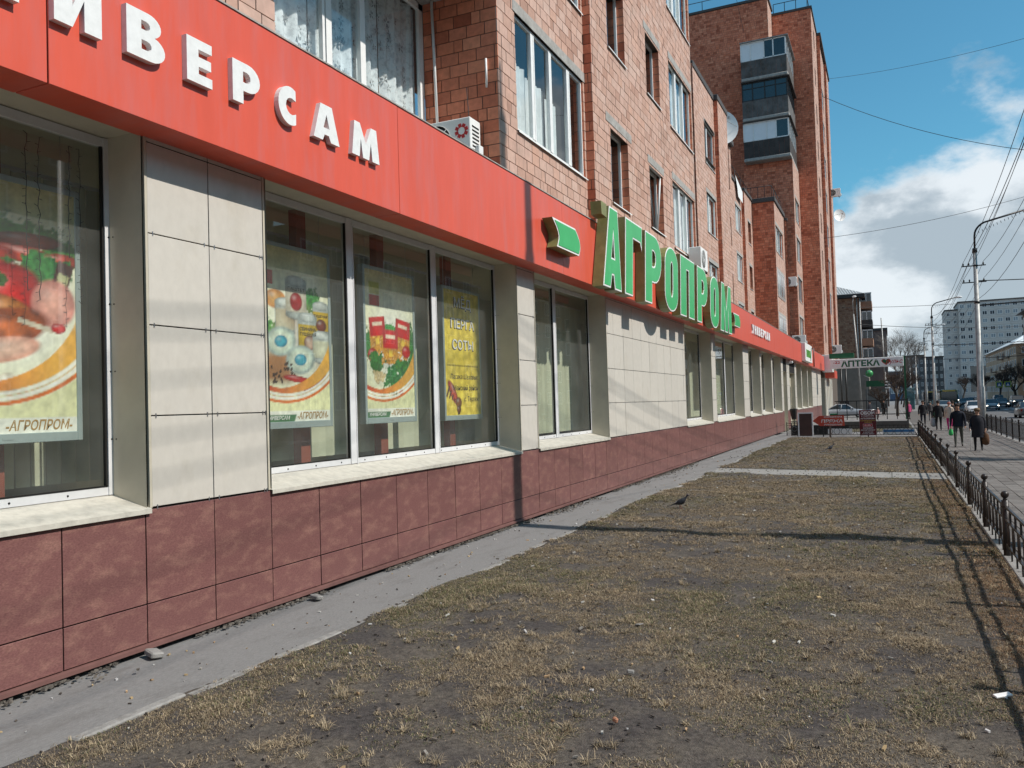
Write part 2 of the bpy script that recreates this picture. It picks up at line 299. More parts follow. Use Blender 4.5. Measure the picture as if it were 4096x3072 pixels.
# lawn: bumpy soil sheet from the walk to the fence, cut by the concrete path
def lawn_z(x, y):
    return -.10-.035*np.clip((x-1.2)/6.4, 0, 1)+.085*(fbm(x*.55+2, y*.55, 3, 21)-.42)+.035*(fbm(x*2.6, y*2.6, 3, 31)-.5)+.012*(fbm(x*11, y*11, 2, 41)-.5)
xs = np.concatenate([np.arange(.95, 7.9, .06)]); ys = np.concatenate([np.arange(-6, 20, .06), np.arange(20, 49.6, .12)])
XX, YY = np.meshgrid(xs, ys); ZZ = lawn_z(XX, YY); ed = 1.14+.22*(fbm(YY*.35+3, YY*0+1.5, 4, 8)-.5)*2
ZZ = np.where(XX < ed-.06, -.16, ZZ); ZZ = np.where((XX < ed+.10) & (XX >= ed-.06), np.maximum(ZZ, -.105), ZZ)
pth = lambda x: 26.95-.21*(x-1.2)
inp = np.abs(YY-pth(XX)) < 1.0; ZZ = np.where(inp, np.minimum(ZZ, -.15), ZZ); ZZ = np.where(XX > 7.6, np.minimum(ZZ, -.135), ZZ)
k = len(xs); idx = (np.arange((len(ys)-1))[:, None]*k+np.arange(k-1)[None]).ravel()
me = big_mesh('lawn', np.c_[XX.ravel(), YY.ravel(), ZZ.ravel()], np.c_[idx, idx+1, idx+k+1, idx+k], soil); me.polygons.foreach_set('use_smooth', [True]*len(me.polygons))
tag(link('lawn_soil', me), kind='structure')
# concrete path across the lawn: slabs
pth_o = MB(); cp = obj('concrete_path', MB().add([(.9, pth(.9)-.92, -.125), (7.75, pth(7.75)-.92, -.15), (7.75, pth(7.75)+.92, -.15), (.9, pth(.9)+.92, -.125)], [(0, 1, 2, 3)]), sandm); tag(cp, kind='structure')
for i in range(5):
    x0, x1 = 1.0+i*1.34, 1.0+(i+1)*1.34-.02; b = MB(); dz = random.uniform(-.006, .006)
    z0, z1 = -.105-.004*i+dz, -.105-.004*(i+1)+dz
    b.add([(x0, pth(x0)-.9, -.2), (x1, pth(x1)-.9, -.2), (x1, pth(x1)+.9, -.2), (x0, pth(x0)+.9, -.2), (x0, pth(x0)-.9, z0), (x1, pth(x1)-.9, z1), (x1, pth(x1)+.9, z1), (x0, pth(x0)+.9, z0)], [(0, 3, 2, 1), (4, 5, 6, 7), (0, 1, 5, 4), (1, 2, 6, 5), (2, 3, 7, 6), (3, 0, 4, 7)])
    obj('slab', b, kerbm, cp)
# kerb stones along the walk, half sunk under the turf
kb = obj('kerb_strip', MB().box(1.0, 1.28, -8, 50, -.3, -.165), soil); tag(kb, kind='structure')
y = -6.
while y < 49:
    L = 1.0; e = 1.14+.22*(float(fbm(np.array([(y+.5)*.35+3]), np.array([1.5]), 4, 8)[0])-.5)*2
    if abs(y-pth(1.1)+.5) > 1.4 and random.random() < .62: obj('kerb_stone', MB().bbox(e-.05, e+.045, y, y+L-.02, -.3, -.088+random.uniform(-.012, .012), .012), kerbm, kb)
    y += L
# sidewalk of paving blocks
sw = obj('sidewalk', MB().quad((7.86, -10, -.152), (11.55, -10, -.152), (11.55, 140, -.152), (7.86, 140, -.152)), sandm); tag(sw, kind='structure')
PW, PL = .30, .42; base = MB().box(-PW/2+.006, PW/2-.006, -PL/2+.006, PL/2-.006, -.05, 0).mesh('paving_block', pave); cand = []
for i in range(12):
    for j in range(int(70/PL)):
        cx, cy = 7.95+PW*(i+.5), 5+PL*(j+.5*(i % 2)); z = -.136+.006*float(np.sin(cx*3+cy*1.7)*.5)+random.uniform(-.003, .003); p = proj([[cx, cy, z]])[0]; inside = -30 < p[0] < 4126 and p[1] < 3072 and p[2] > 0
        cand.append((-(1/p[2]**2) if inside else 1, cx, cy, z))
cand.sort(); rest = []
for q in cand[:300]:
    o = link('paving_block', base, sw, q[1:]); o.rotation_euler = (random.uniform(-.008, .008), random.uniform(-.008, .008), 0)
V0 = np.array([v.co[:] for v in base.vertices]); F0 = np.array([p.vertices[:] for p in base.polygons]); R = np.array([q[1:] for q in cand[300:]])
tag(link('paving', big_mesh('paving', (V0[None]+R[:, None]).reshape(-1, 3), (F0[None]+8*np.arange(len(R))[:, None, None]).reshape(-1, 4), pave), sw), kind='stuff')
for (x0, x1, nm) in ((7.70, 7.86, 'lawn_kerb'), (11.55, 11.73, 'road_kerb')):
    k_ = obj(nm, MB().box(x0+.02, x1-.02, -10, 140, -.4, -.17), kerbm); tag(k_, kind='structure'); y = 2.
    while y < 75: obj('kerb_stone', MB().bbox(x0, x1, y, y+.985, -.45, (-.095 if nm == 'lawn_kerb' else -.125)+random.uniform(-.004, .004), .012), kerbm, k_); y += 1.
    obj('far_kerb', MB().bbox(x0, x1, 75, 400, -.45, -.12, .01), kerbm, k_)
rd = MB(); rd.quad((11.73, -60, -.28), (33, -60, -.28), (33, 700, -.28), (11.73, 700, -.28)); road = obj('road', rd, roadm); tag(road, kind='structure')
for x in (15.2, 18.7, 25.8, 29.3):
    for j in range(40): obj('lane_mark', MB().quad((x-.06, 20+j*9, -.276), (x+.06, 20+j*9, -.276), (x+.06, 23+j*9, -.276), (x-.06, 23+j*9, -.276)), paint, road)
for x in (22.1, 22.4): obj('centre_line', MB().quad((x-.06, -30, -.276), (x+.06, -30, -.276), (x+.06, 420, -.276), (x-.06, 420, -.276)), paint, road)
for i in range(20): obj('crossing_stripe', MB().quad((12.4+i, 128, -.276), (12.9+i, 128, -.276), (12.9+i, 132, -.276), (12.4+i, 132, -.276)), paint, road)
far = MB().box(33, 48, -60, 700, -.42, -.14); tag(obj('far_pavement', far, asph), kind='structure')
yard = MB().quad((-14, 52.2, -.142), (7.86, 49.0, -.142), (7.86, 125, -.142), (-14, 125, -.142)); tag(obj('entrance_pavement', yard, asph), kind='structure')
yard = MB().quad((-60, 125, -.15), (11.55, 125, -.15), (11.55, 420, -.15), (-60, 420, -.15)); tag(obj('side_pavement', yard, asph), kind='structure')
lawn2 = MB().quad((1.6, 57, -.12), (7.8, 57, -.12), (7.8, 78, -.12), (1.6, 78, -.12)); l2 = obj('far_lawn', lawn2, M('far_turf', (.10, .088, .045), .95, .3, 3., .6, 30., col2=(.06, .05, .036), thr=(.45, .6), scale2=.8)); tag(l2, kind='structure')
# ------------------------------------------------------------------ grass
def make_grass():
    P = []
    def scatter(nt_, x0, x1, y0, y1):
        x = RNG.uniform(x0, x1, nt_); y = RNG.uniform(y0, y1, nt_)
        d = .55*fbm(x*1.3+5, y*1.3+1, 3, 61)+.45*fbm(x*3.6+2, y*3.6, 3, 65); near_edge = np.exp(-((x-1.35)/.28)**2)*.16+np.exp(-((x-7.45)/.35)**2)*.10; d2 = fbm(x*.22, y*.22+4, 2, 71)
        keep = (d+near_edge+.18*(d2-.5)+.006*np.clip(y-8, 0, 14)) > RNG.uniform(.37, .66, nt_)+.045*np.exp(-((y-5.0)/3.0)**2); ed_ = 1.14+.22*(fbm(y*.35+3, y*0+1.5, 4, 8)-.5)*2
        keep &= (np.abs(y-pth(x)) > .93+RNG.uniform(-.05, .12, nt_)) & (x > ed_-.02+RNG.uniform(-.03, .06, nt_)); return x[keep], y[keep], d[keep]
    def star():   # lone starburst tussocks on the bare patches
        n_, nb = 620, 46; x = RNG.uniform(1.5, 7.5, n_); y = 2.6+RNG.random(n_)**1.5*22; a = RNG.uniform(0, 6.283, (n_, nb)); ti = RNG.uniform(.35, 1.5, (n_, nb)); L = RNG.uniform(.035, .105, (n_, nb))*RNG.uniform(.5, 1.2, (n_, 1)); w = RNG.uniform(.001, .0022, (n_, nb))*(1+.04*y[:, None]); bx = x[:, None]+RNG.normal(0, .014, (n_, nb)); by = y[:, None]+RNG.normal(0, .014, (n_, nb)); bz = lawn_z(bx, by)-.006; dx, dy = np.cos(a), np.sin(a)
        m = np.stack([bx+dx*L*.5*np.sin(ti), by+dy*L*.5*np.sin(ti), bz+.01+L*.5*np.cos(ti)], -1); t = m+np.stack([dx*L*.5*np.sin(ti+.35), dy*L*.5*np.sin(ti+.35), L*.5*np.cos(ti+.35)], -1); pv = np.stack([-dy*w, dx*w, 0*w], -1); b0 = np.stack([bx, by, bz], -1); V = np.stack([b0-pv, b0+pv, m+pv*.85, m-pv*.85, t], 2).reshape(-1, 3)
        ok = np.repeat((np.abs(y-pth(x)) > 1.1), nb*5); col = np.array([.43, .345, .23])*RNG.uniform(.45, 1.2, (n_, nb, 1))*RNG.uniform(.7, 1.1, (n_, 1, 1)); out.append((V[ok], np.repeat(col.reshape(-1, 3), 5, 0)[ok]))
    out = []
    for (nt_, x0, x1, y0, y1, nb, ls, ws) in ((98000, .95, 7.75, 2.2, 12, 9, 1., 1.), (60000, .95, 7.75, 12, 24, 8, 1.1, 1.5), (44000, .95, 7.75, 24, 49.3, 7, 1.2, 2.6), (6000, .95, 7.75, -6, 2.2, 6, 1., 1.3)):
        x, y, d = scatter(nt_, x0, x1, y0, y1); nn = len(x); a = RNG.uniform(0, 6.283, (nn, nb)); tilt = RNG.uniform(.85, 1.62, (nn, nb)); big = np.clip((fbm(x*2.3, y*2.3, 3, 81)-.38)*3.2, .35, 1.5)
        L = RNG.uniform(.022, .085, (nn, nb))*big[:, None]*ls; w = RNG.uniform(.0011, .0026, (nn, nb))*ws
        bx = x[:, None]+RNG.normal(0, .022, (nn, nb)); by = y[:, None]+RNG.normal(0, .022, (nn, nb)); bz = lawn_z(bx, by)-.008
        dx, dy = np.cos(a), np.sin(a); px, py = -dy, dx; t1 = tilt; t2 = np.minimum(tilt+RNG.uniform(.1, .7, (nn, nb)), 1.62)
        m = np.stack([bx+dx*L*.55*np.sin(t1), by+dy*L*.55*np.sin(t1), bz+.012+L*.55*np.cos(t1)], -1); t = m+np.stack([dx*L*.5*np.sin(t2), dy*L*.5*np.sin(t2), L*.5*np.cos(t2)], -1); b0 = np.stack([bx, by, bz], -1); pv = np.stack([px*w, py*w, 0*w], -1)
        V = np.stack([b0-pv, b0+pv, m+pv*.85, m-pv*.85, t], 2).reshape(-1, 3)
        gr = np.clip((fbm(x*.6+11, y*.6, 3, 91)-.47)*5+np.exp(-((x-1.45)/.5)**2)*.55, 0, 1); rn = RNG.random((nn, nb)); c_straw = np.array([.40, .315, .205]); c_br = np.array([.205, .152, .10]); c_ol = np.array([.135, .145, .062])
        f = (rn < gr[:, None]*.38)[..., None]; f2 = (RNG.random((nn, nb)) < .40)[..., None]; col = np.where(f, c_ol, np.where(f2, c_br, c_straw))*RNG.uniform(.42, 1.3, (nn, nb, 1))*RNG.uniform(.75, 1.15, (nn, 1, 1))
        rb = (np.exp(-((x-7.4)/.3)**2)*.7)[:, None] > RNG.random((nn, nb)); col = np.where(rb[..., None], col*np.array([.95, .76, .66]), col)
        out.append((V, np.repeat(col.reshape(-1, 3), 5, 0)))
    star()
    V = np.concatenate([o[0] for o in out]); A = np.concatenate([o[1] for o in out]); nb = len(V)//5; i = 5*np.arange(nb)[:, None]
    F = np.concatenate([i+np.array([[0, 1, 2]]), i+np.array([[0, 2, 3]]), i+np.array([[3, 2, 4]])])
    tag(link('dry_grass', big_mesh('dry_grass', V, F, straw, A)), 'patchy straw coloured dead grass over bare soil', 'grass', kind='stuff')
make_grass()
def make_litter():
    cols = np.array([[.55, .54, .50], [.45, .33, .18], [.30, .28, .25], [.42, .28, .16], [.62, .60, .58]]); V = []; F = []; A = []
    for i in range(4200):
        y = 2.5+RNG.random()**1.7*40; x = RNG.uniform(1.0, 7.5) if (i % 6 or (i > 620 and i % 48)) else RNG.uniform(.03, .95); z = float(lawn_z(np.array([x]), np.array([y]))[0])+.012 if x > 1.1 else float(zz(np.array([x]), np.array([y]))[0])+.006
        if abs(y-pth(x)) < .95 and x > .95: z = -.10
        crumb = i > 620; c = (np.array([.075, .062, .052])*RNG.uniform(.6, 2.0) if crumb else cols[RNG.integers(5)]*RNG.uniform(.7, 1.1)); s = (RNG.uniform(.004, .014) if crumb else RNG.uniform(.006, .018))*(1+y*.02); L = s*RNG.uniform(1, 3.2); a = RNG.uniform(0, 3.14); u = np.array([math.cos(a), math.sin(a), RNG.uniform(-.3, .3)]); v = np.array([-math.sin(a), math.cos(a), RNG.uniform(-.3, .3)]); o = len(V); h = np.array([0, 0, s*.5]); p = np.array([x, y, z])
        for d in (-h*.6, h):
            for (q, r) in ((-1, -1), (1, -.8), (.9, 1), (-.8, .9)): V.append(p+u*q*L*.5+v*r*s*.5+d)
        for q in ((0, 3, 2, 1), (4, 5, 6, 7), (0, 1, 5, 4), (1, 2, 6, 5), (2, 3, 7, 6), (3, 0, 4, 7)): F.append([t+o for t in q])
        A += [c]*8
    tag(link('litter', big_mesh('litter', np.array(V), np.array(F), straw, np.array(A))), 'cigarette ends and small litter strewn over the lawn', 'litter', kind='stuff')
make_litter()
def gravel_strip():
    V = []; F = []; A = []
    for i in range(2600):
        y = RNG.uniform(2.5, 30); x = abs(RNG.normal(0, .05+.10*float(fbm(np.array([y*.5]), np.array([7.7]), 3, 17)[0]>.55)))
        if fbm(np.array([y*.8]), np.array([2.2]), 3, 15)[0] < .42: continue
        z = -.03; s = RNG.uniform(.006, .028)*(1.3 if RNG.random() < .06 else .7); o = len(V); c = np.array([.10, .088, .075])*RNG.uniform(.5, 1.8)
        for dz in (-.4, .6):
            for q in range(4): a = q*1.57+RNG.uniform(-.4, .4); V.append((x+math.cos(a)*s*RNG.uniform(.6, 1.2), y+math.sin(a)*s*RNG.uniform(.8, 1.6), z+dz*s))
        for q in ((0, 3, 2, 1), (4, 5, 6, 7), (0, 1, 5, 4), (1, 2, 6, 5), (2, 3, 7, 6), (3, 0, 4, 7)): F.append([t+o for t in q])
        A += [c]*8
    tag(link('rubble', big_mesh('rubble', np.array(V), np.array(F), straw, np.array(A))), 'dirt and small rubble gathered under the plinth edge', 'rubble', kind='stuff')
gravel_strip()
# ------------------------------------------------------------------ shop building on the ground floor
shop = thing('shop_building', 'long ground floor store with red fascia, cream tiles and brown stoneware plinth', 'shop', (0, 0, 0))
PIL = [(-6., -1.2), (5.66, 7.32), (14.29, 15.15), (19.70, 28.37), (33.01, 33.91), (40.83, 42.6), (46.6, 47.12), (51.37, 51.92), (56.2, 57.3), (59.4, 61.1), (64.7, 65.95), (69.6, 70.15), (75.0, 75.5), (79.7, 90.65)]
WIN = [(-1.2, 5.66, (1.0, 3.3)), (7.32, 14.29, (9.57, 11.9)), (15.15, 19.70, (17.32,)), (28.37, 33.01, (30.2,)), (33.91, 40.83, (36.1, 38.4)), (42.6, 46.6, (44.8,)), (47.12, 51.37, (49.3,)), (51.92, 56.2, (54.1,)), (65.95, 69.6, ()), (70.15, 75., (72.4,)), (75.5, 79.7, ())]
DOORS = [(57.3, 59.4), (61.1, 64.7)]
ZP, ZT, ZF0, ZF1 = 1.287, 4.87, 4.83, 6.32
core = MB()
for a, b in PIL: core.box(-.5, -.022, a, b, ZP-.1, 6.2)
for a, b, _ in WIN: core.box(-.5, -.022, a, b, ZT+.005, 6.2)
for a, b in DOORS: core.box(-.5, -.36, a, b, -.1, 3.95).box(-.5, -.022, a, b, 3.95, 6.2)
for a, b in ((-6., 57.3), (59.4, 61.1), (64.7, 90.65)): core.box(-.5, -.024, a, b, .0, ZP-.1)
core.box(-1.6, -.5, -6, 90.65, 6.0, 6.2); core.box(-.5, -.03, 90.2, 90.65, 0, 6.2)
wall = obj('wall', core, seam, shop)
TC = {}
def tile_mesh(w, h, mat, nm):
    k = (round(w, 3), round(h, 3), nm)
    if k not in TC:
        w -= .012; h -= .012; TC[k] = MB().add([(-.013, 0, 0), (-.013, w, 0), (-.013, w, h), (-.013, 0, h), (-.002, 0, 0), (-.002, w, 0), (-.002, w, h), (-.002, 0, h), (0, .003, .003), (0, w-.003, .003), (0, w-.003, h-.003), (0, .003, h-.003)],
            [(8, 9, 10, 11), (4, 5, 9, 8), (5, 6, 10, 9), (6, 7, 11, 10), (7, 4, 8, 11), (0, 1, 5, 4), (1, 2, 6, 5), (2, 3, 7, 6), (3, 0, 4, 7)]).mesh(nm, mat)
    return TC[k]
def tiles(nm, mat, y0, y1, z0, z1, parent, mod=.863, ph=4.75, zs=None):
    cuts = [y0]+[ph+mod*i for i in range(-20, 110) if y0+.06 < ph+mod*i < y1-.06]+[y1]
    for a, b in zip(cuts[:-1], cuts[1:]):
        for c, d in zip(zs[:-1], zs[1:]):
            o = link(nm, tile_mesh(b-a, d-c, mat, nm), parent, (random.uniform(-.0015, .0015), a+.006, c+.006)); o.rotation_euler = (0, random.uniform(-.0025, .0025), random.uniform(-.0025, .0025))
pl = obj('plinth', MB().box(-.3, -.021, -6, 57.3, .03, ZP-.002), seam, shop)
for a, b in ((-6., 57.3), (59.4, 61.1), (64.7, 90.65)): tiles('plinth_tile', plinth, a, b, 0, 0, pl, zs=[.045, .405, ZP])
for a, b in PIL:
    tiles('facing_tile', beige, a+.03, b-.03, 0, 0, wall, zs=[ZP+.01, 2.163, 3.03, 3.91, 4.79, 6.0], ph=4.75)
trim = MB()
for a, b in PIL:
    for y in (a, b): obj('corner_trim', MB().box(-.40, .006, y, y+(.028 if y == a else -.028), ZP+.008, ZT-.004), beigem, shop)
clip = MB()
for a, b in PIL[1:8]:
    for z in (ZP+.01, 2.163, 3.03, 3.91):
        for i in range(-2, 60):
            for e in (-.07, .07):
                y = 4.75+.863*i+e
                if a+.05 < y < b-.05: clip.box(0, .004, y-.006, y+.006, z-.022, z+.022)
        for y in (a+.09, b-.09): clip.box(0, .004, y-.006, y+.006, z-.022, z+.022)
tag(obj('tile_clip', clip, chrome, shop), kind='stuff')
fl = MB()
for a, b in ((-6., 14.3), (14.305, 30), (30.005, 57.3), (64.7, 90.65)): fl.add([(-.02, a, .042), (-.02, b, .042), (.030, b, .032), (.030, a, .032), (.030, a, -.004), (.030, b, -.004), (.018, b, -.004), (.018, a, -.004)], [(0, 3, 2, 1), (3, 4, 5, 2), (4, 7, 6, 5)])
obj('plinth_flashing', fl, plinthm, shop)
# display windows
YB = -.45
for wi, (a, b, mu) in enumerate(WIN):
    fr = MB(); z0, z1 = 1.42, 4.86; ed = [a+.0]+list(mu)+[b-.0]
    fr.box(YB-.06, YB, a, b, z0, z0+.075); fr.box(YB-.06, YB, a, b, z1-.085, z1)
    for m_ in (a+.04, b-.04): fr.box(YB-.06, YB+.012, m_-.04, m_+.04, z0, z1)
    for m_ in mu: fr.box(YB-.07, YB+.014, m_-.085, m_+.075, z0, z1)
    for m_ in mu: fr.box(YB+.014, YB+.024, m_+.045, m_+.062, z0-.02, z1)
    w = obj('display_window', fr, alu, shop)
    for c, d in zip(ed[:-1], ed[1:]): obj('pane', MB().quad((YB-.03, c+.04, z0+.07), (YB-.03, d-.04, z0+.07), (YB-.03, d-.04, z1-.08), (YB-.03, c+.04, z1-.08)), gl_shop, w)
    gk = MB()
    for c, d in zip(ed[:-1], ed[1:]):
        p, q = c+(.08 if c == a else .078), d-.088
        gk.box(YB-.028, YB+.003, p, p+.018, z0+.075, z1-.085); gk.box(YB-.028, YB+.003, q-.018, q, z0+.075, z1-.085); gk.box(YB-.028, YB+.003, p, q, z0+.076, z0+.09)
    obj('gasket', gk, seam, w)
    sl = MB().add([(YB-.02, a+.003, 1.418), (YB-.02, b-.003, 1.418), (.035, b-.003, 1.292), (.035, a+.003, 1.292), (.035, a+.003, 1.248), (.035, b-.003, 1.248), (.02, b-.003, 1.248), (.02, a+.003, 1.248)], [(0, 3, 2, 1), (3, 4, 5, 2), (4, 7, 6, 5)])
    y = a+2.4
    while y < b: sl.box(YB, .04, y-.006, y+.006, 1.28, 1.2801); y += 2.4
    obj('window_sill', sl, sillm, w)
    rv = MB().quad((YB-.06, b-.03, 1.38), (0, b-.03, 1.25), (0, b-.03, ZT), (YB-.06, b-.03, ZT)).quad((YB-.06, a+.03, 1.38), (YB-.06, a+.03, ZT), (0, a+.03, ZT), (0, a+.03, 1.25)).quad((YB-.06, a, ZT), (YB-.06, b, ZT), (.0, b, ZT), (.0, a, ZT))
    obj('window_reveal', rv, beigem, w)
    rb = MB()
    for z in (1.95, 2.6, 3.25, 3.9): rb.ball((YB+.012, b-.043, z), .009, 8); rb.ball((YB+.06, b-.032, z), .007, 8)
    for i in range(int((b-a)/.55)): rb.ball((YB+.002, a+.3+.55*i, 1.455), .010, 8)
    obj('bolt', rb, seam, w)
for a, b in DOORS:
    rv = MB().quad((-.34, b-.006, -.1), (0, b-.006, -.1), (0, b-.006, 3.94), (-.34, b-.006, 3.94)).quad((-.34, a+.006, 3.94), (0, a+.006, 3.94), (0, a+.006, -.1), (-.34, a+.006, -.1)).quad((-.34, a, 3.944), (-.34, b, 3.944), (0, b, 3.944), (0, a, 3.944)); obj('doorway_reveal', rv, beigem, shop)
    d = obj('entrance_door', MB().box(-.35, -.30, a, b, -.1, 3.95), beigem, shop); obj('door_glass', MB().box(-.30, -.29, a+.25, (a+b)/2-.15, 1.2, 3.0).box(-.30, -.29, (a+b)/2+.15, b-.25, 1.2, 3.0), gl_dark, d); obj('door_handle', MB().tube([(-.26, (a+b)/2-.1, .9), (-.26, (a+b)/2-.1, 1.6)], .02), chrome, d)
# shop interior seen through the glass
it = MB(); it.quad((-3.2, -6, 1.1), (-.52, -6, 1.1), (-.52, 90, 1.1), (-3.2, 90, 1.1)).quad((-3.2, -6, 4.95), (-3.2, 90, 4.95), (-.52, 90, 4.95), (-.52, -6, 4.95)).quad((-3.2, -6, 1.1), (-3.2, 90, 1.1), (-3.2, 90, 4.95), (-3.2, -6, 4.95)).quad((-3.2, 90, 1.1), (-.52, 90, 1.1), (-.52, 90, 4.95), (-3.2, 90, 4.95)).quad((-3.2, -6, 1.1), (-3.2, -6, 4.95), (-.52, -6, 4.95), (-.52, -6, 1.1))
obj('shop_interior', it, roomw, shop)
# fascia
fc = obj('fascia', MB().box(-.02, .36, -6, 90.9, ZF0+.02, ZF1-.02), seam, shop)
J = [-6, -.8, 4.41, 9.6, 15.85, 21.05, 26.2, 31.4, 36.6, 41.8, 50.1, 55.3, 60.5, 65.7, 71., 76.6, 86., 90.9]
for i, (a, b) in enumerate(zip(J[:-1], J[1:])):
    o = obj('fascia_panel', MB().bbox(-.03, .38, 0, b-a-.012, 0, ZF1-ZF0, .004), red, fc, (random.uniform(-.003, .003), a+.006, ZF0)); 
obj('fascia_cap', MB().box(-.9, .395, -6, 90.9, ZF1, ZF1+.018), plast, fc)
# vertical blinds
def blinds(a, b, x, ph, cover, label):
    t = thing('vertical_blind', label, 'blind', (x, (a+b)/2, 1.35), 'vertical blinds behind the shop windows')
    sm = MB().box(-.002, .002, -.062, .062, 0, 3.1).mesh('slat', blind); n = int((b-a)/.165)
    for i in range(n):
        y = a+.08+i*.165
        if cover(y): o = link('slat', sm, t, (x, y, 1.50)); o.rotation_euler = (0, random.uniform(-.008, .008), ph+random.uniform(-.12, .12))
    obj('head_rail', MB().box(-.02, .02, a, b, 4.60, 4.64), alu, t, (x, 0, 0))
blinds(-1, 7.45, -1.35, -.5, lambda y: True, 'pale green vertical blind behind the sausage poster, nearest the camera')
blinds(7.5, 15.25, -1.25, -.55, lambda y: True, 'pale green vertical blind behind the posters of tins, pasta and honey')
blinds(15.3, 20.6, -1.0, -.6, lambda y: True, 'pale green vertical blind in the first shop window after the honey poster')
blinds(28.5, 33.8, -1.3, -.5, lambda y: True, 'pale green vertical blind in the narrow window after the wide cream wall')
blinds(34.1, 40.7, -1.1, -.5, lambda y: True, 'pale green vertical blind behind the yellow vertical poster')
for y in (4.8, 9.15, 11.1, 13.35): tag(obj('column', MB().box(-1.08, -.95, y-.10, y+.10, 1.1, 4.95), redpost), 'red brown column standing inside the shop beside y%d' % 0 if False else {4.8: 'red brown column inside the shop beneath the sausage poster', 9.15: 'red brown column inside the shop beneath the tins poster', 11.1: 'red brown column inside the shop beneath the red pasta poster', 13.35: 'red brown column inside the shop beneath the yellow honey poster'}[y], 'column', 'columns inside the shop')
# ------------------------------------------------------------------ poster light boxes
def lin(c): c = np.array(c, float)/255; return np.where(c <= .04045, c/12.92, ((c+.055)/1.055)**2.4)
class Paint:
    def __init__(s, w=84, h=140):
        s.v, s.u = np.mgrid[0:1:h*1j, 0:.6:w*1j]; s.a = np.zeros((h, w, 3))+lin((232, 222, 150)); s.n = fbm(s.u*26, s.v*26, 3, 3); s.n2 = fbm(s.u*70, s.v*70, 2, 4)
    def put(s, m, col): m = np.clip(m, 0, 1)[..., None]; s.a = s.a*(1-m)+col*m
    def ell(s, c, r, ang=0., col=(200, 40, 30), edge=None, soft=.08, mot=.25, hl=.35, lim=None):
        dx, dy = s.u-c[0], s.v-c[1]; x = dx*math.cos(ang)+dy*math.sin(ang); y = -dx*math.sin(ang)+dy*math.cos(ang); d = np.sqrt((x/r[0])**2+(y/r[1])**2)
        m = np.clip((1+soft-d)/(2*soft), 0, 1); c1 = lin(col); c2 = lin(edge) if edge else c1*.45; t = np.clip(d, 0, 1)[..., None]**2; cc = c1*(1-t)+c2*t; cc = cc*(1+mot*2*(s.n[..., None]-.5)); h = np.exp(-(((x/r[0]+.3)/.35)**2+((y/r[1]-.4)/.25)**2))[..., None]*hl; s.put(m*(1 if lim is None else lim), cc*(1-h)+h*.8)
    def leaf(s, c, r, col=(60, 120, 50)):
        d = np.sqrt(((s.u-c[0])/r[0])**2+((s.v-c[1])/r[1])**2)+(s.n-.5)*1.1+(s.n2-.5)*.5; s.put(np.clip((1-d)/.15, 0, 1), lin(col)*(.55+1.3*s.n2[..., None]))
    def rect(s, x0, x1, y0, y1, col, ang=0., soft=.004, grad=0.):
        cx, cy = (x0+x1)/2, (y0+y1)/2; dx, dy = s.u-cx, s.v-cy; x = np.abs(dx*math.cos(ang)+dy*math.sin(ang)); y = np.abs(-dx*math.sin(ang)+dy*math.cos(ang)); m = np.clip(((x1-x0)/2-x)/soft+.5, 0, 1)*np.clip(((y1-y0)/2-y)/soft+.5, 0, 1)
        s.put(m, lin(col)*(1-grad*np.clip(x/((x1-x0)/2), 0, 1)[..., None]**2)*(1+.25*(s.n[..., None]-.5)))
    def base(s):
        s.a = s.a*0+lin((236, 233, 182)); d = np.sqrt(((s.u-.33)/.42)**2+((s.v-.52)/.42)**2); s.put(np.clip(1.25-d, 0, 1), lin((238, 240, 232))); s.put(np.clip((s.v-.82)/.16, 0, 1)*.7, lin((228, 206, 140)))
    def swoosh(s):
        d = np.sqrt(((s.u-.20)/.52)**2+((s.v-.56)/.40)**2); low = np.clip((.52-s.v)/.1, 0, 1)
        for a, b, col in ((.86, 1.0, (226, 130, 30)), (1.0, 1.035, (250, 246, 236)), (1.035, 1.05, (214, 120, 40)), (1.05, 1.09, (250, 246, 238)), (1.09, 1.14, (222, 112, 34))):
            cc = lin(col); m = np.clip((d-a)/.01, 0, 1)*np.clip((b-d)/.01, 0, 1)*low
            if a == .86: g = np.clip(s.u/.5, 0, 1)[..., None]; cc = lin((206, 58, 24))*(1-g)+lin((236, 176, 70))*g; m = np.clip((d-.92+.10*np.clip((s.u-.15)/.4, 0, 1)*1.2)/.01, 0, 1)*np.clip((b-d)/.01, 0, 1)*low
            s.put(m, cc)
        s.put(np.clip((d-1.14)/.01, 0, 1)*low, lin((234, 233, 184))*(1-.15*s.v[..., None]))
    def strip(s, greenleft=True):
        s.put(np.clip((.062-s.v)/.004, 0, 1), lin((238, 238, 226)))
        if greenleft: s.put(np.clip((.040-s.v)/.003, 0, 1)*np.clip((.27-s.u+s.v*.5)/.01, 0, 1), lin((70, 120, 80)))
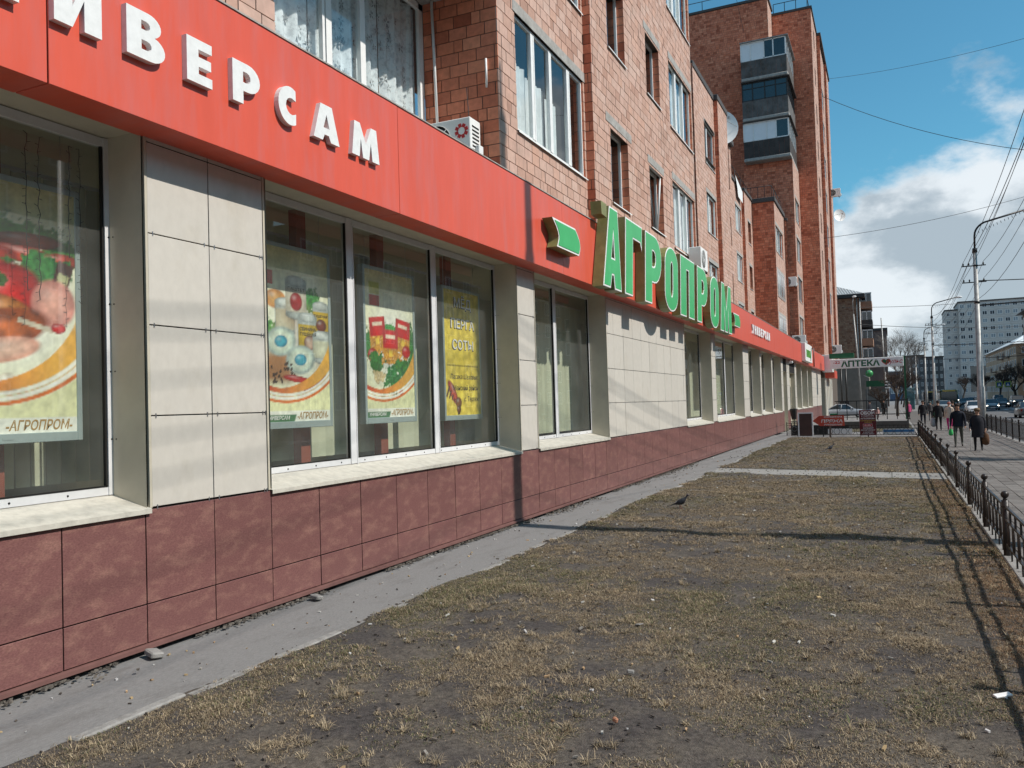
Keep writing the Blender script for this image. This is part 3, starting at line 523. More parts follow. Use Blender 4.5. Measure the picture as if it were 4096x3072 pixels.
def p_sausage():
    p = Paint(); p.base(); p.leaf((.33, .79), (.20, .07), (70, 130, 60)); p.leaf((.52, .75), (.10, .09), (60, 120, 50))
    for c, r, a in (((.18, .74), (.16, .045), -.25), ((.38, .775), (.16, .034), .06), ((.40, .715), (.15, .036), -.1), ((.52, .71), (.10, .034), .1), ((.20, .67), (.15, .05), .3), ((.10, .79), (.10, .05), .2)): p.ell(c, r, a, (196, 66, 44), (110, 24, 22))
    p.ell((.05, .77), (.07, .06), 0, (214, 190, 70), (170, 130, 40)); p.leaf((.44, .66), (.13, .09), (50, 115, 55)); p.ell((.30, .56), (.15, .115), .3, (206, 28, 26), (120, 8, 12)); p.leaf((.26, .60), (.05, .04), (60, 90, 40))
    p.rect(.50, .575, .56, .71, (70, 34, 26), -.3); p.rect(.515, .565, .60, .66, (190, 190, 140), -.3); p.ell((.50, .53), (.10, .10), 0, (226, 166, 150), (206, 130, 120), hl=.15)
    p.ell((.27, .48), (.15, .07), -.15, (186, 120, 52), (120, 60, 20), mot=.7); p.ell((.14, .50), (.09, .08), 0, (150, 40, 40), (70, 16, 20)); p.ell((.24, .40), (.24, .085), .25, (190, 98, 46), (116, 46, 18), mot=.8); p.ell((.28, .33), (.16, .05), .18, (232, 190, 170), (214, 150, 130), mot=.3)
    p.rect(.34, .50, .425, .445, (200, 190, 170), -.25); p.ell((.52, .43), (.035, .022), 0, (200, 26, 30)); p.leaf((.10, .29), (.12, .11), (56, 124, 54)); p.ell((.30, .20), (.05, .04), 0, (240, 236, 222), (200, 190, 170)); p.swoosh(); p.strip(False); return p
def p_tins():
    p = Paint(); p.base()
    p.put(np.clip((.50-p.v-.3*np.abs(p.u-.2))/.1, 0, 1)*np.clip((p.v-.2)/.05, 0, 1)*np.clip((.32-p.u)/.1, 0, 1), lin((170, 120, 80)))
    p.leaf((.43, .71), (.10, .09), (60, 130, 60)); p.ell((.12, .70), (.09, .055), 0, (226, 170, 96), (190, 120, 60)); p.leaf((.05, .52), (.10, .07), (80, 140, 70))
    def tin(x, y, w, h, lab, body=(188, 196, 192)):
        p.ell((x+.012, y-h*.45), (w*.62, h*.35), 0, (60, 40, 30), (150, 110, 70), soft=.45, hl=0, lim=.6)
        p.rect(x-w/2, x+w/2, y-h/2, y+h/2, body, 0, .004, .45); p.ell((x, y-h/2), (w/2, w*.13), 0, body, tuple(int(q*.6) for q in body), hl=0); p.rect(x-w/2+.003, x+w/2-.003, y-h*.40, y+h*.28, lab, 0, .004, .4); p.ell((x, y+h/2), (w/2, w*.17), 0, (206, 212, 208), (140, 150, 148), hl=.5)
    tin(.20, .60, .17, .17, (206, 196, 170)); tin(.30, .72, .19, .20, (214, 206, 186)); p.ell((.30, .70), (.055, .055), 0, (176, 30, 36)); tin(.53, .61, .16, .17, (214, 178, 52)); tin(.40, .52, .18, .19, (200, 168, 44)); p.ell((.42, .465), (.055, .045), 0, (200, 170, 150), (90, 40, 30)); p.ell((.53, .575), (.05, .04), 0, (120, 56, 40)); tin(.53, .44, .17, .15, (206, 206, 180))
    for c in ((.16, .46), (.33, .36)):
        p.ell(c, (.13, .085), .1, (206, 214, 206), (150, 166, 160), hl=.1); p.ell(c, (.105, .068), .1, (222, 226, 206), (190, 206, 190), hl=.1); p.ell((c[0], c[1]), (.055, .035), .1, (70, 170, 190), (40, 120, 150))
    for i in range(26): p.ell((.06+.22*random.random(), .20+.14*random.random()), (.012, .008), random.random()*3, (70, 46, 34), hl=0)
    p.ell((.30, .245), (.13, .020), -.1, (196, 26, 22)); p.ell((.46, .225), (.12, .022), .45, (186, 18, 20)); p.swoosh(); p.rect(.02, .10, .78, .86, (200, 36, 34)); p.strip(); return p
def p_pasta():
    p = Paint(); p.base(); p.leaf((.30, .60), (.09, .05), (60, 140, 60)); p.leaf((.05, .50), (.10, .12), (50, 110, 50)); p.leaf((.56, .50), (.08, .14), (50, 110, 50))
    for i in range(120): p.ell((.10+.42*random.random(), .36+.22*random.random()), (.030, .013), random.random()*3.1, (226, 168, 60), (170, 100, 30), mot=.3)
    for x, y, a in ((.14, .60, .12), (.46, .60, -.12), (.30, .52, 0)):
        p.rect(x-.09, x+.09, y-.15, y+.02, (222, 160, 60), a, .006, .3)
        for i in range(14): p.ell((x-.06+.12*random.random(), y-.12+.10*random.random()), (.03, .012), random.random()*3, (230, 176, 66), (150, 86, 26))
        p.rect(x-.095, x+.095, y-.045, y+.085, (204, 26, 26), a, .006, .35); p.rect(x-.06, x+.06, y+.025, y+.05, (236, 214, 190), a, .006); p.rect(x-.02, x+.02, y-.10, y-.06, (226, 190, 70), a)
    p.ell((.08, .42), (.06, .05), 0, (206, 40, 28)); p.ell((.50, .46), (.055, .045), 0, (206, 30, 26)); p.leaf((.12, .38), (.09, .07), (50, 110, 46)); p.leaf((.46, .34), (.16, .07), (56, 124, 52)); p.leaf((.33, .26), (.13, .09), (44, 118, 56))
    for i in range(22): p.ell((.08+.14*random.random(), .24+.08*random.random()), (.022, .014), random.random()*3, (232, 212, 160), (190, 160, 110))
    for i in range(9): p.rect(.13+.03*i, .30+.02*i, .16+.007*i, .172+.007*i, (70, 140, 70), .55)
    p.ell((.42, .17), (.03, .022), 0, (190, 36, 30)); p.swoosh(); p.rect(.05, .17, .76, .83, (200, 36, 34)); p.rect(.05, .17, .84, .92, (206, 200, 90)); p.strip(); return p
def p_honey():
    p = Paint(); c = lin((244, 216, 84)); hx = p.u/.062; hy = p.v/.062; q = np.cos(hx*2.1)*np.cos(hx*1.05+hy*1.82)*np.cos(hx*1.05-hy*1.82); p.a = p.a*0+c*(.80+.28*q[..., None])*(1+.2*(p.n[..., None]-.5)); p.put(np.clip(q-.3, 0, 1)*.5, lin((250, 226, 110)))
    p.ell((.12, .18), (.12, .045), -.9, (196, 70, 40), (120, 30, 20)); 
    for i in range(5): p.rect(.03+.035*i, .05+.035*i, .14-.01*i, .24-.035*i, (80, 26, 20), -.5)
    p.ell((.21, .10), (.05, .045), 0, (140, 84, 40), (80, 40, 20), mot=.8); p.ell((.21, .045), (.035, .03), 0, (110, 60, 30), (50, 26, 16)); p.rect(.19, .23, .005, .02, (60, 40, 30), .2)
    p.rect(.03, .57, .395, .402, (50, 40, 20)); return p
def lightbox(pt, y0, z0, x, label, texts):
    w, h = 1.35, 2.25; t = thing('poster_light_box', label, 'poster', (x, y0+w/2, z0), 'poster light boxes hung inside the shop windows')
    fr = MB(); fr.bbox(-.10, .012, y0-.055, y0, z0-.09, z0+h+.055, .006); fr.bbox(-.10, .012, y0+w, y0+w+.055, z0-.09, z0+h+.055, .006); fr.bbox(-.10, .012, y0, y0+w, z0-.09, z0, .006); fr.bbox(-.10, .012, y0, y0+w, z0+h, z0+h+.055, .006); fr.box(-.10, -.01, y0, y0+w, z0, z0+h); fr.box(.0125, .016, y0+w*.45, y0+w*.53, z0-.055, z0-.035)
    obj('box_frame', fr, silver, t, (x, 0, 0)); H_, W_ = pt.u.shape; V = np.c_[np.zeros(H_*W_), y0+pt.u.ravel()/.6*w, z0+pt.v.ravel()*h]; i = (np.arange(H_-1)[:, None]*W_+np.arange(W_-1)[None]).ravel()
    pr = link('print', big_mesh('print', V, np.c_[i, i+1, i+W_+1, i+W_], postrm, np.clip((pt.a*(.80+.40*pt.n[..., None])*(.86+.28*pt.n2[..., None])).reshape(-1, 3), 0, 1)), t, (x, 0, 0))
    for body, u, v, sz, wd, m_, bd, sh in texts: obj('lettering', text_mb(body, sz*h, bd, sh, 0, 'LEFT', lambda a, b, d: (.003, y0+u/.6*w+a, z0+v*h+b), width=(wd/.6*w if wd else None)), m_, pr, (x, 0, 0))
    for yy in (y0+.1, y0+w-.1): obj('hanger', MB().tube([(-.05, yy, z0+h+.05), (-.05, yy, 4.93)], .004, 5), chrome, t, (x, 0, 0))
agro = [('-АГРОПРОМ-', .285, .012, .055, .29, golden, .02, .25)]
lightbox(p_sausage(), 4.10, 2.04, -.70, 'light box poster of sausages, ham and peppers, partly cut by the picture edge', agro)
lightbox(p_tins(), 8.03, 2.04, -.70, 'light box poster of stacked food tins with red chillies', agro+[('УНИВЕРСАМ', .02, .012, .03, .2, signw, .02, .2), ('СВИНИНА', .325, .535, .028, .15, ink, .012, 0), ('ТУШЕНАЯ', .325, .505, .028, .15, ink, .012, 0), ('ПАШТЕТ', .225, .765, .024, .15, ink, .01, 0), ('ТУШЕНАЯ', .46, .625, .022, .13, ink, .01, 0)])
lightbox(p_pasta(), 10.28, 2.04, -.70, 'light box poster of red bags of pasta among greens', agro+[('УНИВЕРСАМ', .02, .012, .03, .2, signw, .02, .2)])
hon = [(s_, u, v, .105, wd, signw, .012, 0) for s_, u, v, wd in (('МЁД', .16, .87, .29), ('ПЕРГА', .10, .70, .40), ('СОТЫ', .12, .53, .36))]+[(s_, u-.006, v-.005, .108, wd+.012, ink, .034, 0) for s_, u, v, wd in (('МЁД', .16, .87, .29), ('ПЕРГА', .10, .70, .40), ('СОТЫ', .12, .53, .36))]
hon += [('Пасека Шаховых', .08, .29, .055, .47, ink, .008, .15), ('Манский район', .12, .20, .055, .43, ink, .008, .15), ('с. Тертеж', .30, .11, .055, .26, ink, .008, .15)]
lightbox(p_honey(), 12.68, 2.02, -.70, 'yellow honeycomb light box advertising honey with a bee', [(a, b, c, d, e, f, g_, h) for a, b, c, d, e, f, g_, h in hon[3:6]]+hon[6:])
hb = [o for o in bpy.data.objects if o.name.startswith('print')][-1]
for s_, u, v, sz, wd, m_, bd, sh in hon[:3]: obj('lettering', text_mb(s_, sz*2.25, bd, 0, 0, 'LEFT', lambda a, b, d: (.006, 12.68+u/.6*1.35+a, 2.02+v*2.25+b), width=wd/.6*1.35), signw, hb, (-.70, 0, 0))
yp = thing('vertical_poster', 'narrow yellow vertical poster with red letters behind glass of a farther window', 'poster', (-.72, 34.9, 2.1))
obj('sheet', MB().box(-.01, 0, 34.5, 35.9, 2.1, 4.2), yellow, yp, (-.72, 0, 0)); 
for i, ch in enumerate('СКИДКИ'[:0]): pass
rr_ = MB()
for i, (zz_, hh) in enumerate(((3.75, .3), (3.42, .12), (3.12, .2), (2.85, .15), (2.55, .2), (2.3, .12))): rr_.box(0.002, .004, 34.65, 35.75, zz_, zz_+hh)
obj('red_print', rr_, redtxt, yp, (-.72, 0, 0))
# fairy-light wires on the inside of the first pane
gm = MB()
for y in (4.55, 4.83, 4.95, 5.25, 5.36):
    z = 4.70; pts = []; zend = random.uniform(2.9, 3.7)
    while z > zend: pts.append((-.50, y+random.uniform(-.012, .012), z)); z -= .07
    gm.tube(pts, .0035, 4)
    for p in pts[::1]: gm.tube([p, (p[0], p[1]+random.choice((-1, 1))*.035, p[2]+random.uniform(-.02, .03))], .003, 4)
tag(obj('fairy_light_curtain', gm, black), 'dark fairy light wires hanging inside the first shop window', 'fairy lights')
# ------------------------------------------------------------------ lettering
def arc(cx, cy, rx, ry, a0, a1, n=10): return [(cx+rx*math.cos(math.radians(a0+(a1-a0)*i/n)), cy+ry*math.sin(math.radians(a0+(a1-a0)*i/n))) for i in range(n+1)]
def glyph(ch, t=.30, w=.8, h=.22):
    if ch == 'У': return [[(.18*w, 0), (.18*w+t, 0), (w, 1), (w-t, 1), (.5*w+.06, .58), (t*1.05, 1), (0, 1), (.36*w, .36)]], w
    if ch == 'Н': return [[(0, 0), (t, 0), (t, .39), (w-t, .39), (w-t, 0), (w, 0), (w, 1), (w-t, 1), (w-t, .62), (t, .62), (t, 1), (0, 1)]], w
    if ch == 'И': return [[(0, 0), (t, 0), (w-t, .60), (w-t, 0), (w, 0), (w, 1), (w-t, 1), (t, .40), (t, 1), (0, 1)]], w
    if ch == 'Е': w *= .82; return [[(0, 0), (w, 0), (w, h), (t, h), (t, .39), (w*.96, .39), (w*.96, .61), (t, .61), (t, 1-h), (w, 1-h), (w, 1), (0, 1)]], w
    if ch == 'Г': w *= .92; return [[(0, 0), (t, 0), (t, 1-h*1.1), (w-.06, 1-h*1.1), (w, 1-h*1.5), (w, 1), (0, 1)]], w
    if ch == 'П': return [[(0, 0), (t, 0), (t, 1-h), (w-t, 1-h), (w-t, 0), (w, 0), (w, 1), (0, 1)]], w
    if ch == 'В':
        o = [(0, 0), (w*.6, 0)]+arc(w*.62, .275, w*.38, .275, -90, 75)+arc(w*.56, .755, w*.34, .245, -60, 90)+[(0, 1)]
        return [o, [(t, .20), (t, .40)]+arc(w*.52, .30, w*.12, .10, 90, -90, 5), [(t, .62), (t, .81)]+arc(w*.50, .715, w*.11, .095, 90, -90, 5)], w
    if ch == 'Р':
        o = [(0, 0), (t, 0), (t, .32)]+arc(w*.56, .66, w*.44, .34, -90, 90)+[(0, 1)]
        return [o, [(t, .53), (t, .79)]+arc(w*.52, .66, w*.13, .13, 90, -90, 5)], w
    if ch == 'О': return [arc(w*.5, .27, w*.5, .27, 180, 360, 12)+arc(w*.5, .73, w*.5, .27, 0, 180, 12), arc(w*.5, .34, w*.5-t, .13, 360, 180, 8)+arc(w*.5, .66, w*.5-t, .13, 180, 0, 8)], w
    if ch == 'С': return [arc(w*.56, .5, w*.56, .5, 62, 298, 20)+[(w*.83, .34)]+arc(w*.62, .5, w*.27, .22, 300, 60, 10)+[(w*.83, .68)]], w
    if ch == 'А': w *= 1.08; return [[(0, 0), (t*.98, 0), (t*1.2, .17), (w-t*1.2, .17), (w-t*.98, 0), (w, 0), (w*.5+.19, 1), (w*.5-.19, 1)], [(w*.5-.10, .36), (w*.5, .74), (w*.5+.10, .36)]], w
    if ch == 'М': w *= 1.25; return [[(0, 0), (t*.88, 0), (t*1.05, .55), (w*.5-.11, 0), (w*.5+.11, 0), (w-t*1.05, .55), (w-t*.88, 0), (w, 0), (w-.10, 1), (w-t*.98, 1), (w*.5, .44), (t*.98, 1), (.10, 1)]], w
def letter_sign(name, label, parts, x0, x1, trimw=0., mats=None, slant=0.):
    t = thing(name, label, 'sign', (x0, parts[0][1], parts[0][3]))
    for ch, y0, y1, z0, z1 in parts:
        polys, w = glyph(ch) if slant == 0 else glyph(ch, t=.315, w=.80, h=.19)
        def fit(q, e=0): return [(y0+(u/w)*(y1-y0)+slant*v*(z1-z0), z0+v*(z1-z0)) for u, v in q]
        P = [fit(q) for q in polys]
        if trimw:
            lt = obj('letter', curve_mb(P, 0, x1-x0-.012, FX(x0), offset=trimw, mi=0, mside=1), [mats[1], mats[2]], t)
            obj('letter_face', curve_mb(P, x1-x0-.03, x1-x0, FX(x0), offset=-.012, mi=0), mats[0], lt)
            obj('white_edge', curve_mb(P, x1-x0-.03, x1-x0-.005, FX(x0), offset=trimw*.75, mi=0), mats[1], lt)
        else: obj('letter', curve_mb(P, 0, x1-x0, FX(x0)), mats, t)
    return t
L1 = [('У', 2.95, 3.38), ('Н', 3.70, 4.13), ('И', 4.42, 4.86), ('В', 5.11, 5.53), ('Е', 5.79, 6.11), ('Р', 6.39, 6.79), ('С', 7.08, 7.43), ('А', 7.68, 8.17), ('М', 8.43, 9.03)]
ls = letter_sign('supermarket_sign', 'weathered white block letters УНИВЕРСАМ on the near red fascia', [(c_, a, b, 5.345, 5.775) for c_, a, b in L1], .381, .445, mats=whited)
L2 = [('А', 17.62, 18.93), ('Г', 19.28, 20.69), ('Р', 21.08, 22.71), ('О', 23.18, 24.72), ('П', 25.11, 27.03), ('Р', 27.54, 29.21), ('О', 29.75, 31.33), ('М', 31.72, 34.12)]
gs = letter_sign('green_store_sign', 'large green box letters АГРОПРОМ with white outline standing off the fascia', [(c_, a, b, 4.82, 6.68) for c_, a, b in L2], .40, .67, .032, (green, white, olive), slant=.12)
# the little flag serif that curls off the top of the first letter
fg = gs.children[0]; obj('serif', MB().prism([(17.66, 6.42), (18.02, 6.40), (18.02, 6.71), (17.62, 6.71)], 0, .25, FX(.40)), olive, fg)
def wave(y0, y1, z0, z1):
    n = 12; a = [(y0+(.10*math.sin(i/n*2*math.pi*.5)*1.2)*(y1-y0)+(i/n)*.18, z1-(z1-z0)*i/n) for i in range(n+1)]; b = [(y1-.16+(i/n)*.18+(.10*math.sin(i/n*math.pi)*1.2-.0)*(y1-y0), z1-(z1-z0)*i/n) for i in range(n, -1, -1)]; return [a+b]
for y0, y1, lb in ((14.78, 16.12, 'green wavy dash box before the big green letters'), (35.0, 36.45, 'green wavy dash box after the big green letters')):
    t = thing('dash_sign', lb, 'sign', (.4, y0, 5.2), 'wavy green dashes flanking the store name'); P = wave(y0, y1, 5.26, 5.74)
    obj('dash_box', curve_mb(P, 0, .215, FX(.40), offset=.028, mi=0, mside=1), [white, olive], t); obj('dash_face', curve_mb(P, .20, .225, FX(.40), offset=-.01), green, t)
letter_sign('small_supermarket_sign', 'small white letters УНИВЕРСАМ on the farther red fascia', [(c_, 41.35+.735*i, 41.35+.735*i+.50*({'М': 1.2, 'А': 1.05}.get(c_, 1)), 5.36, 5.80) for i, c_ in enumerate('УНИВЕРСАМ')], .381, .44, mats=whited)
gb = thing('green_logo_sign', 'white light box with a green picture square on the far red fascia', 'sign', (.38, 66.6, 4.95)); obj('sign_box', MB().bbox(.38, .68, 66.5, 72.4, 4.96, 6.36, .02), signw, gb); obj('green_square', MB().box(.68, .686, 67.2, 70.9, 5.30, 5.88), M('logo_green', (.06, .22, .03), .4, .35, 3., col2=(.12, .34, .05), thr=(.45, .6), scale2=1.5), gb); obj('diagonal_stroke', MB().prism([(70.6, 5.1), (71.0, 5.1), (72.0, 6.2), (71.6, 6.2)], .30, .307, FX(.385)), signg, gb)
obj('drain_pipe', MB().tube([(.42, 77.3, 6.5), (.42, 77.3, 4.85)], .06, 8), plinthm, shop)
eb = thing('pharmacy_light_box', 'white light box on the end of the red fascia', 'sign', (.4, 91, 4.7)); obj('sign_box', MB().bbox(.15, 1.15, 91.0, 93.5, 4.72, 6.5, .03), signw, eb); obj('printed_face', MB().box(1.151, 1.157, 91.15, 93.3, 4.85, 6.35), M('pharmacy_print', (.55, .60, .55), .4, .3, 2., col2=(.35, .45, .40), thr=(.45, .6), scale2=1.5), eb)
lf = thing('lower_fascia', 'lower red canopy beyond the end of the fascia', 'canopy', (.2, 94, 4)); obj('canopy_box', MB().box(-.6, 1.15, 94., 99., 4.15, 4.95), red, lf); obj('canopy_wall', MB().box(-2, .3, 92, 104, -.15, 4.15), beigem, lf)
for i in range(5): obj('canopy_post', MB().box(.31, .36, 92.5+i*2.4, 92.9+i*2.4, -.1, 4.1), alu, lf)
# ------------------------------------------------------------------ brick walls
def pbox(mb, fn, u0, u1, v0, v1, d0, d1, mi=0):
    P = [fn(u, v, d) for d in (d0, d1) for (u, v) in ((u0, v0), (u1, v0), (u1, v1), (u0, v1))]
    return mb.add(P, [(0, 3, 2, 1), (4, 5, 6, 7), (0, 1, 5, 4), (1, 2, 6, 5), (2, 3, 7, 6), (3, 0, 4, 7)], mi)
BRK = {}
CO, BL, JT = .238, .385, .017
def brick_wall(bld, fn, u0, u1, v0, v1, holes=(), vb=None, parent_name='wall', mat=None, depth=.25, back=True, single=True):
    """mortar sheet with openings (and their brick reveals) plus one brick per stretcher or header"""
    us = sorted({u0, u1, *[h[0] for h in holes if u0 < h[0] < u1], *[h[1] for h in holes if u0 < h[1] < u1]}); vs = sorted({v0, v1, *[h[2] for h in holes if v0 < h[2] < v1], *[h[3] for h in holes if v0 < h[3] < v1]}); m = MB()
    for a, b in zip(us[:-1], us[1:]):
        for c, d in zip(vs[:-1], vs[1:]):
            uc, vc = (a+b)/2, (c+d)/2
            if any(h[0] < uc < h[1] and h[2] < vc < h[3] for h in holes): continue
            m.quad(fn(a, c, -.013), fn(b, c, -.013), fn(b, d, -.013), fn(a, d, -.013))
    for h in holes:
        a, b, c, d = h[:4]; m.quad(fn(a, c, -.013), fn(a, d, -.013), fn(a, d, -depth), fn(a, c, -depth), 0); m.quad(fn(b, c, -.013), fn(b, c, -depth), fn(b, d, -depth), fn(b, d, -.013), 0); m.quad(fn(a, d, -.013), fn(b, d, -.013), fn(b, d, -depth), fn(a, d, -depth)); m.quad(fn(a, c, -.013), fn(a, c, -depth), fn(b, c, -depth), fn(b, c, -.013))
    w = obj(parent_name, m, mortar, bld); L = BRK.setdefault(bld.name, [])
    v = (vb if vb is not None else v0); r = random.Random(int(u0*97+v0*13+u1*7))
    # bricks of the far reveal of each opening (the jamb that faces back along the street)
    while v < v1-.08:
        top = min(v+CO-JT, v1); vm = (v+top)/2; spans = [(u0, u1)]
        for h in holes:
            if h[2] < vm < h[3]:
                n_ = []
                for a, b in spans:
                    if h[1] <= a or h[0] >= b: n_.append((a, b)); continue
                    if h[0] > a: n_.append((a, h[0]))
                    if h[1] < b: n_.append((h[1], b))
                spans = n_
                L.append((fn, 'J', h[1], 0, v, top, depth, w, single))
        for a, b in spans:
            u = a-r.choice((0, .09, .19, .28)) if a == u0 else a
            while u < b-.03:
                ln = BL if r.random() < .72 else BL*.5; s, e = max(u, a), min(u+ln-JT, b)
                if e-s > .05: L.append((fn, 'F', s, e, v, top, r.uniform(-.003, .006), w, single))
                u += ln
        v += CO
    return w
def brick_verts(q):
    fn, k, s, e, v, t, d, _, _ = q
    if k == 'F': P = [fn(a, b, -.02) for a, b in ((s, v), (e, v), (e, t), (s, t))]+[fn(a, b, d) for a, b in ((s, v), (e, v), (e, t), (s, t))]
    else: P = [fn(s+.01, b, dd) for b, dd in ((v, -.014), (t, -.014), (t, -d), (v, -d))]+[fn(s-.006, b, dd) for b, dd in ((v, -.002), (t, -.002), (t, -d), (v, -d))]
    return P
def street(q): return q[1] == 'F' and abs(q[0](1, 0, 0)[1]-q[0](0, 0, 0)[1]) > .5   # outer face towards the street, gets the brick with sunlight put into its colour
BF = np.array([[4, 5, 6, 7], [0, 1, 5, 4], [1, 2, 6, 5], [2, 3, 7, 6], [3, 0, 4, 7]])
def finish_bricks(bld, mat, nsingle=300, mat_lit=None):
    L = BRK.get(bld.name, []); V = np.array([brick_verts(q) for q in L]); c = V.mean(1); p = proj(c); vis = (p[:, 0] > 0) & (p[:, 0] < 4096) & (p[:, 1] > 0) & (p[:, 1] < 3072) & (p[:, 2] > 0)
    A = proj(V[:, 4:].reshape(-1, 3))[:, :2].reshape(-1, 4, 2); area = .5*np.abs((A[:, 2, 0]-A[:, 0, 0])*(A[:, 3, 1]-A[:, 1, 1])-(A[:, 3, 0]-A[:, 1, 0])*(A[:, 2, 1]-A[:, 0, 1]))
    ok = np.array([q[8] for q in L]) & vis; sc = np.where(ok, area, -1); order = np.argsort(-sc); one = [i for i in order[:nsingle] if sc[i] > 0]; cache = {}
    for i in one:
        q = L[i]; o0 = V[i, 0]; loc = V[i]-o0; key = (street(q), *np.round(loc, 2).ravel())
        if key not in cache:
            me = bpy.data.meshes.new('brick'); me.from_pydata([tuple(x) for x in loc], [], [tuple(f) for f in BF]); me.materials.append((mat_lit or mat) if street(q) else mat); me.polygons.foreach_set('use_smooth', [False]*5); cache[key] = me
        link('brick', cache[key], q[7], tuple(o0))
    s1 = set(one); rest = [i for i in range(len(L)) if i not in s1]
    for sel, nm, mt in ((True, 'sunlit_brickwork', mat_lit or mat), (False, 'brickwork', mat)):  # pale set carries the sunlit tone, the other the shaded tone
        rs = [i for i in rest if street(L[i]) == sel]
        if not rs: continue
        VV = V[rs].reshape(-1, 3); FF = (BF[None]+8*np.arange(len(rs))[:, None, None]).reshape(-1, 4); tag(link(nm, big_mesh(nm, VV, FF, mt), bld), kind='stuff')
def house_window(bld, fn, u0, u1, v0, v1, cuts, inset=.16, fm=None, lintel=True, sill=True, curtain=None, dark=False, bars=False, lint_over=.16, tilt=None):
    fm = fm or white; t = .065; m = MB(); d0, d1 = -inset-.07, -inset
    pbox(m, fn, u0, u1, v0, v0+t, d0, d1); pbox(m, fn, u0, u1, v1-t, v1, d0, d1); pbox(m, fn, u0, u0+t, v0+t, v1-t, d0, d1); pbox(m, fn, u1-t, u1, v0+t, v1-t, d0, d1)
    ed = [u0]+list(cuts)+[u1]
    for c in cuts: pbox(m, fn, c-.06, c+.06, v0+t, v1-t, d0, d1+.012)
    for i, (a, b) in enumerate(zip(ed[:-1], ed[1:])):
        if i % 2: 
            for q in ((a+.06, a+.11), (b-.11, b-.06)): pbox(m, fn, q[0], q[1], v0+t, v1-t, d0+.01, d1+.02)
    w = obj('window', m, fm, bld)
    for a, b in zip(ed[:-1], ed[1:]): obj('pane', MB().quad(fn(a+.05, v0+.05, -inset-.035), fn(b-.05, v0+.05, -inset-.035), fn(b-.05, v1-.05, -inset-.035), fn(a+.05, v1-.05, -inset-.035)), gl_dark if dark else gl_win, w)
    if not dark:
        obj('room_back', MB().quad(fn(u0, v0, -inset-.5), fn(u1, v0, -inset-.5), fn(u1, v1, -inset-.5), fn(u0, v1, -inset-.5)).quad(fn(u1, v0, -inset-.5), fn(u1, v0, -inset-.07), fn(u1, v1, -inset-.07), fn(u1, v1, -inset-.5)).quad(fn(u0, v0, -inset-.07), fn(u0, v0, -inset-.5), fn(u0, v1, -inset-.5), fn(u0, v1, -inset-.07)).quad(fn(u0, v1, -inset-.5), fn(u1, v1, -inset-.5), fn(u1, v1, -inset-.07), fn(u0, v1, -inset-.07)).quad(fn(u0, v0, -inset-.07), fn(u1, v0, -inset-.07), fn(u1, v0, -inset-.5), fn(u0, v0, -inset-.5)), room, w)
        for (a, b, top) in (curtain or ()):
            c = MB(); n = max(6, int((b-a)/.05)); P = [(a+(b-a)*i/n, -inset-.2-.035*math.sin(i*1.9)-.02*math.sin(i*.7)) for i in range(n+1)]
            c.add([fn(u, vv, d) for vv in (v0+.02, v0+(v1-v0)*top) for u, d in P], [(i, i+1, n+2+i, n+1+i) for i in range(n)], 0, True); obj('curtain', c, drape, w)
    if lintel: l = MB(); pbox(l, fn, u0-lint_over, u1+lint_over, v1, v1+.23, -.05, .012); obj('lintel', l, plast, w)
    if sill: l = MB(); l.add([fn(u0-.03, v0+.005, -inset), fn(u1+.05, v0+.005, -inset), fn(u1+.05, v0-.04, .05), fn(u0-.03, v0-.04, .05), fn(u0-.03, v0-.07, .05), fn(u1+.05, v0-.07, .05)], [(0, 3, 2, 1), (3, 4, 5, 2)]); obj('sill', l, white if fm is white else parap, w)
    if bars:
        l = MB(); n = int((u1-u0)/.45)
        for i in range(n+1): u = u0+(u1-u0)*i/n; l.tube([fn(u, v0, .03), fn(u, v1, .03)], .022, 4)
        for v in (v0+.1, (v0+v1)/2, v1-.1): l.tube([fn(u0, v, .03), fn(u1, v, .03)], .022, 4)
        obj('window_grille', l, alu, w)
    if tilt: l = MB(); a, b = tilt; l.tube([fn(a, v0+.08, -inset), fn(a, v1-.05, -inset+.14)], .035, 4); l.tube([fn(b, v0+.08, -inset), fn(b, v1-.05, -inset+.14)], .035, 4); l.tube([fn(a, v1-.05, -inset+.14), fn(b, v1-.05, -inset+.14)], .035, 4); obj('tilted_sash', l, white, w)
    return w
apt = thing('apartment_building', 'five storey red brick apartment building stepping back above the store', 'building', (-3, 20, 0))
RF = 20.8
# stretch before the glazed bay
hs = [(1.0, 4.6, 7.62+4.05*i, 9.95+4.05*i) for i in range(3)]
brick_wall(apt, FX(-.1), -6, 7.70, 6.34, RF, hs, single=False)
for h in hs: house_window(apt, FX(-.1), *h, [(h[0]+h[1])/2], curtain=[(h[0], h[1], 1)])
obj('ledge', MB().box(-.1, .0, 3.5, 7.69, 6.335, 6.58), plast, apt)
